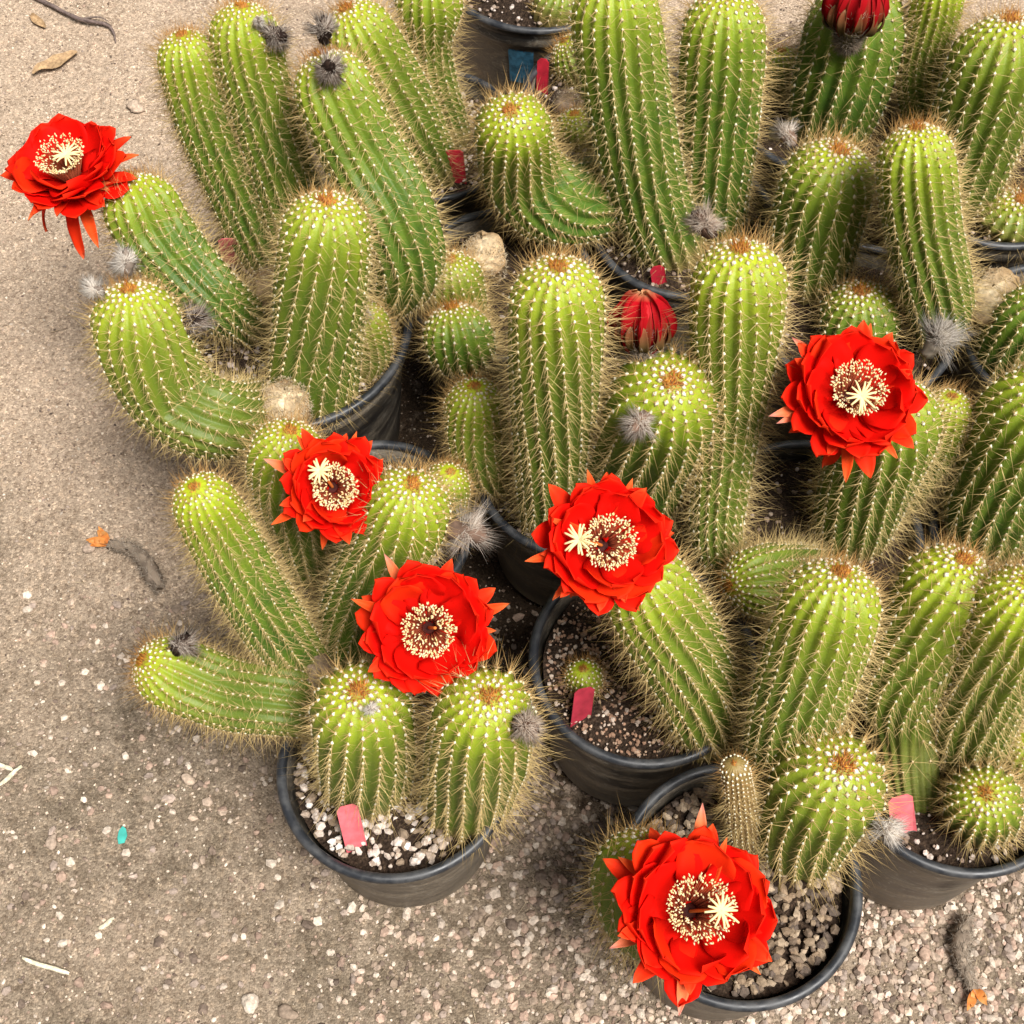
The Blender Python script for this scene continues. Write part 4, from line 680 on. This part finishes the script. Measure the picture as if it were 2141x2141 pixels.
# closed buds
BW = [('petal', 9, [(.30,-1.0),(1.16,-.70),(1.12,.75),(.05,1.06)], .86, .5, -.30, .55, 0, (.30,.006,.008), (.50,.008,.014), (.80,.45,.22)),
      ('sepal', 10, [(.34,-1.05),(1.18,-.70),(1.12,.15),(.42,.86)], .55, .5, -.25, .5, 0, (.14,.04,.015), (.42,.012,.014), (.36,.03,.02)),
      ('sepal', 12, [(.36,-1.1),(1.14,-.95),(1.26,-.45),(1.02,.05)], .36, .5, -.2, .5, 0, (.12,.08,.03), (.22,.07,.03), (.36,.2,.09))]
BM = [[petal_mesh(w[0], w[2], w[3], w[4], w[5], w[6], w[7], w[8], w[9], w[10], 900+100*i+v) for v in range(2)] for i, w in enumerate(BW)]
for b_ in EXTRA['buds']:
    c, a, R = np.array(b_['c']), np.array(b_['a']), b_['R']; E = c - a*R*.95; C = bez(b_['A'], b_['n'], E, a, 12, .4); rt = np.linspace(.011, .013, 12); rt[-3:] = [.015, R*.6, R*.78]
    tt = np.linspace(-.8, .98, 9); C2 = np.vstack([C, c+a*(tt*R)[:, None]]); rt2 = np.r_[rt, R*.90*np.sqrt(1-np.abs(tt)**2.2)+.0006]; cb = np.vstack([np.tile([.12,.10,.04], (12*14, 1)), np.tile([.42,.008,.012], (9*14, 1)), [[.1,.1,.04], [.8,.5,.3]]])
    V, Fs = tube_mesh(C2, rt2, 14); Rm = rot_to(a); inv = np.array(Rm.transposed()); fo = place('flower_bud', mesh_data('flower_bud', (V-c)@inv.T, Fs, M['tube'], cb), root_of(b_['plant']), c, Rm)
    for wi, w in enumerate(BW):
        for k in range(w[1]):
            child_local(w[0], BM[wi][k % 2], fo, Matrix.Rotation((k+.5*wi+rng.normal(0, .06))*2*math.pi/w[1], 4, 'Z') @ Matrix.Scale(R*rng.uniform(.94, 1.02), 4))
    C, rt = C2[:16], rt2[:16]; nh = 3000; T, U, W = frames(C); i = rng.integers(0, 15, nh); aa = rng.uniform(0, 6.28, nh); ro = U[i]*np.cos(aa)[:, None]+W[i]*np.sin(aa)[:, None]; pal = [(.10,.08,.06), (.22,.17,.12), (.45,.37,.28), (.3,.22,.15)]
    V1, F1, C1 = cones(C[i]+ro*rt[i][:, None]*1.05+(C[i+1]-C[i])*rng.uniform(0, 1, (nh, 1)), unit(ro*.8+T[i]*.8+rng.normal(0, .4, (nh, 3))), rng.uniform(.005, .014, nh), np.full(nh, .00035), pick(pal, nh), pick(pal, nh))
    ho = child_local('hairs', mesh_data('hairs', (V1-c)@inv.T, [F1], M['hair'], C1), fo, Matrix.Identity(4)); ho['kind'] = 'stuff'

# ------------------------------------------------------------------ plant tags
TAG_LABEL = dict(P5='pale pink plant tag standing in the large pot behind a curved stem', B='bright red plant tag at the front rim of the pot of pale pebbles', U='tall dark red plant tag beside the wrinkled dusty pot side',
 D='small dark red plant tag almost hidden above the closed red bud', P1='leaning pink plant tag among white pebbles', P2='leaning maroon plant tag in reddish grit', P4='upright pink plant tag by the small round cactus head')
for t_ in EXTRA['tags']:
    B, T_ = np.array(t_['B']), np.array(t_['T']); upv = T_-B; L = np.linalg.norm(upv); upv /= L; sd_ = np.array([math.cos(t_['yaw']), math.sin(t_['yaw']), 0]); sd_ = unit(sd_-upv*(sd_@upv)); nv = np.cross(sd_, upv); w = t_['w']/2; ch = .0045
    out = [(-w*.55, -.02), (w*.55, -.02), (w, .004), (w, L-ch), (w-ch, L), (-w+ch, L), (-w, L-ch), (-w, .004)]
    bow = lambda y: .004*(y/L)**2
    fr = np.array([B+sd_*x+upv*y+nv*(.0005-bow(y)) for x, y in out]); bk = np.array([B+sd_*x+upv*y+nv*(-.0005-bow(y)) for x, y in out]); k = len(out)
    me = bpy.data.meshes.new('plant_tag'); me.from_pydata([tuple(v-B) for v in np.vstack([fr, bk])], [], [list(range(k)), list(range(2*k-1, k-1, -1))]+[[i, i+k, (i+1) % k+k, (i+1) % k] for i in range(k)]); me.materials.append(M['tag_'+t_['col']])
    tag(place('plant_tag', me, None, tuple(B)), TAG_LABEL[t_['pot']], 'plant tag', 'plant tags')

# ------------------------------------------------------------------ litter on the ground
L_ = EXTRA['litter']
for (c, e, p), lab in zip(L_['fallen'], ('fallen grey dried flower with orange withered petals beside a leaning stem', 'fallen fuzzy dried flower with bright orange petals on coarse gravel')):
    c, e, p = map(np.array, (c, e, p)); C = catmull([e, c, p], 8); rr = np.interp(np.linspace(0, 1, len(C)), [0, .25, .6, 1], [.006, .010, .007, .005])
    V, Fs = tube_mesh(C, rr, 12); V = V+rng.normal(0, .0013, V.shape); o = obj('fallen_flower', V, Fs, M['hair'], None, tuple(c), pick([(.32,.25,.185), (.26,.20,.15)], len(V), .25)); tag(o, lab, 'dried flower')
    T, U, W = frames(C); nh = 800; i = rng.integers(0, len(C)-1, nh); aa = rng.uniform(0, 6.28, nh); ro = U[i]*np.cos(aa)[:, None]+W[i]*np.sin(aa)[:, None]; pal = [(.42,.34,.26), (.30,.24,.18), (.54,.46,.37)]
    V1, F1, C1 = cones(C[i]+ro*rr[i][:, None]*.9, unit(ro*.6+T[i]*rng.normal(0, .7, (nh, 1))+rng.normal(0, .45, (nh, 3))), rng.uniform(.004, .016, nh), np.full(nh, .00035), pick(pal, nh), pick(pal, nh)); V1[:, 2] = np.maximum(V1[:, 2], .001)
    obj('hairs', V1, [F1], M['hair'], o, tuple(c), C1, True, True)
    ax = unit(p-c)
    for k in range(11):
        ang = k*.57+rng.normal(0, .2); u, v_ = perp(ax); d = unit(ax*.8+(u[0]*math.cos(ang)+v_[0]*math.sin(ang))*rng.uniform(.3, 1.)); d[2] = abs(d[2])*.6; s_ = unit(np.cross(d, [0, 0, 1])); l = rng.uniform(.014, .030)
        t = np.linspace(0, 1, 6); cc = p + d*(t*l)[:, None] + np.array([0, 0, 1])*(.004*np.sin(t*3+k))[:, None]; w = .0046*np.sin(np.clip(t*.85+.12, 0, 1)*np.pi)[:, None]
        Vp = np.vstack([cc-s_*w, cc+s_*w+[0, 0, .0012]]); Vp[:, 2] = np.maximum(Vp[:, 2], .0015); i = np.arange(5); Q = np.stack([i, i+1, i+7, i+6], -1)
        obj('petal', Vp, [Q], M['petal'], o, tuple(p), pick([(.62,.24,.06), (.55,.17,.04), (.68,.34,.12)], 12, .15))
tw = catmull(L_['twig'], 6); V, Fs = tube_mesh(tw, np.interp(np.linspace(0, 1, len(tw)), [0, .6, 1], [.0035, .003, .0009]), 8); V += rng.normal(0, .0003, V.shape)
o = obj('twig', V, Fs, M['straw'], None, tuple(tw[0]), pick([(.13,.095,.085), (.19,.14,.12)], len(V), .15)); tag(o, 'thin bent grey brown twig lying on the sand', 'twig')
t2 = catmull(L_['twig2'], 6); V, Fs = tube_mesh(t2, np.linspace(.002, .0007, len(t2)), 7); obj('branch', V, Fs, M['straw'], o, tuple(t2[0]), pick([(.16,.12,.10)], len(V), .15))
for (p0, p1), lab in zip(L_['leaves'], ('curled dry tan leaf on the sand', 'crumpled brown leaf scrap beside the twig')):
    p0, p1 = np.array(p0), np.array(p1); d = unit(p1-p0); l = np.linalg.norm(p1-p0); s_ = unit(np.cross([0, 0, 1], d)); t = np.linspace(0, 1, 12); x = np.linspace(-1, 1, 7); w = l*.17*np.sin(np.clip(t, .03, .97)*np.pi)**.7*(1+rng.normal(0, .08, 12))
    V = (p0 + d*(t*l)[:, None])[:, None] + s_[None, None]*(w[:, None]*x[None])[..., None]; V[..., 2] += .012*np.abs(x[None])**1.5*np.sin(t*np.pi)[:, None]*(.6+.5*np.sin(t*7+1)[:, None]) + .002*np.sin(t*14)[:, None]; V[..., 2] = np.maximum(V[..., 2]-.004, .0015)
    i = np.arange(11)[:, None]*7; j = np.arange(6)[None]; Q = np.stack([i+j, i+j+1, i+7+j+1, i+7+j], -1).reshape(-1, 4)
    tag(obj('dry_leaf', V.reshape(-1, 3), [Q], M['straw'], None, tuple(p0), pick([(.42,.28,.15), (.34,.22,.12)], 84, .1)), lab, 'leaf')
for (p0, p1), lab in zip(L_['straws'], ('long pale straw sliver lying on gravelly ground', 'short cream straw fragment near the long sliver', 'pale straw stalk at the ground edge, pointing at the sand', 'yellowish straw chip crossing the pale stalk')):
    p0, p1 = np.array(p0), np.array(p1); t = np.linspace(0, 1, 9)[:, None]; s_ = unit(np.cross(p1-p0, [0, 0, 1])); C = p0+(p1-p0)*t+s_*.0009*np.sin(t*5)+[0, 0, .0005]; V, Fs = tube_mesh(C, .0030*np.sin(np.linspace(.35, 2.8, 9))**.5, 6); V[:, 2] = (V[:, 2]-p0[2])*.5+p0[2]
    V += rng.normal(0, .00035, V.shape); tag(obj('straw', V, Fs, M['straw'], None, tuple(p0), pick([(.74,.66,.48), (.66,.58,.42)], len(V), .1)), lab, 'straw')
c = np.array(L_['chip']); out = np.array([(-.003,-.009), (.0035,-.0075), (.0055,.001), (.003,.0085), (-.001,.0115), (-.0045,.006), (-.005,-.002)]); k = len(out)
V = np.vstack([np.c_[out, .0012+.0006*np.arange(k)/k], np.c_[out, np.zeros(k)]])
me = bpy.data.meshes.new('plastic_chip'); me.from_pydata([tuple(v) for v in V], [], [list(range(k)), list(range(2*k-1, k-1, -1))]+[[i+k, (i+1) % k+k, (i+1) % k, i] for i in range(k)]); me.materials.append(M['teal'])
tag(place('plastic_chip', me, None, tuple(c)), 'small teal plastic chip on the sandy ground', 'plastic chip')
STONE_LABEL = ('tan stone below the stem that lies over the pot rim', 'round tan stone between the straw stalk and the teal chip', 'brown stone beside a second stone on open gravel', 'pale larger stone beside a brown one on open gravel',
 'small tan stone in gravel below the pot of white pebbles', 'small tan stone between the scratched pot and the fallen orange flower', 'largest loose stone, on bare sand beside the scarlet flower', 'small dark stone on sand near the fallen grey flower')
for i_, p in enumerate(L_['stones']):
    s_ = [.009, .009, .011, .012, .008, .008, .014, .008][i_]; nla, nlo = 9, 14; la = np.linspace(-np.pi/2, np.pi/2, nla+2)[1:-1]; lo = np.arange(nlo)*2*np.pi/nlo
    D = np.stack([np.cos(la)[:, None]*np.cos(lo), np.cos(la)[:, None]*np.sin(lo), np.repeat(np.sin(la)[:, None], nlo, 1)], -1).reshape(-1, 3); D = np.vstack([D, [0, 0, -1], [0, 0, 1]])
    nz = 1+sum(.09*np.sin(D@rng.normal(0, 1.6, 3)*2+rng.uniform(0, 6)) for _ in range(5)); V = D*nz[:, None]*np.array([1, rng.uniform(.65, .9), .5])*s_; a = rng.uniform(0, 3); V[:, :2] = V[:, :2]@np.array([[math.cos(a), -math.sin(a)], [math.sin(a), math.cos(a)]])
    i = np.arange(nla-1)[:, None]*nlo; j = np.arange(nlo)[None]; Q = np.stack([i+j, i+(j+1) % nlo, i+nlo+(j+1) % nlo, i+nlo+j], -1).reshape(-1, 4); k = nla*nlo
    t0 = np.stack([np.full(nlo, k), (j[0]+1) % nlo, j[0]], -1); t1 = np.stack([np.full(nlo, k+1), (nla-1)*nlo+j[0], (nla-1)*nlo+(j[0]+1) % nlo], -1); z = gheight(p[0], p[1])+s_*.25
    o = obj('stone', V+np.array([p[0], p[1], z]), [Q, t0, t1], M['pebble'], None, (p[0], p[1], z), pick([TAN[i_ % 6]], len(V), .05)); tag(o, STONE_LABEL[i_], 'stone', 'loose stones on the ground')
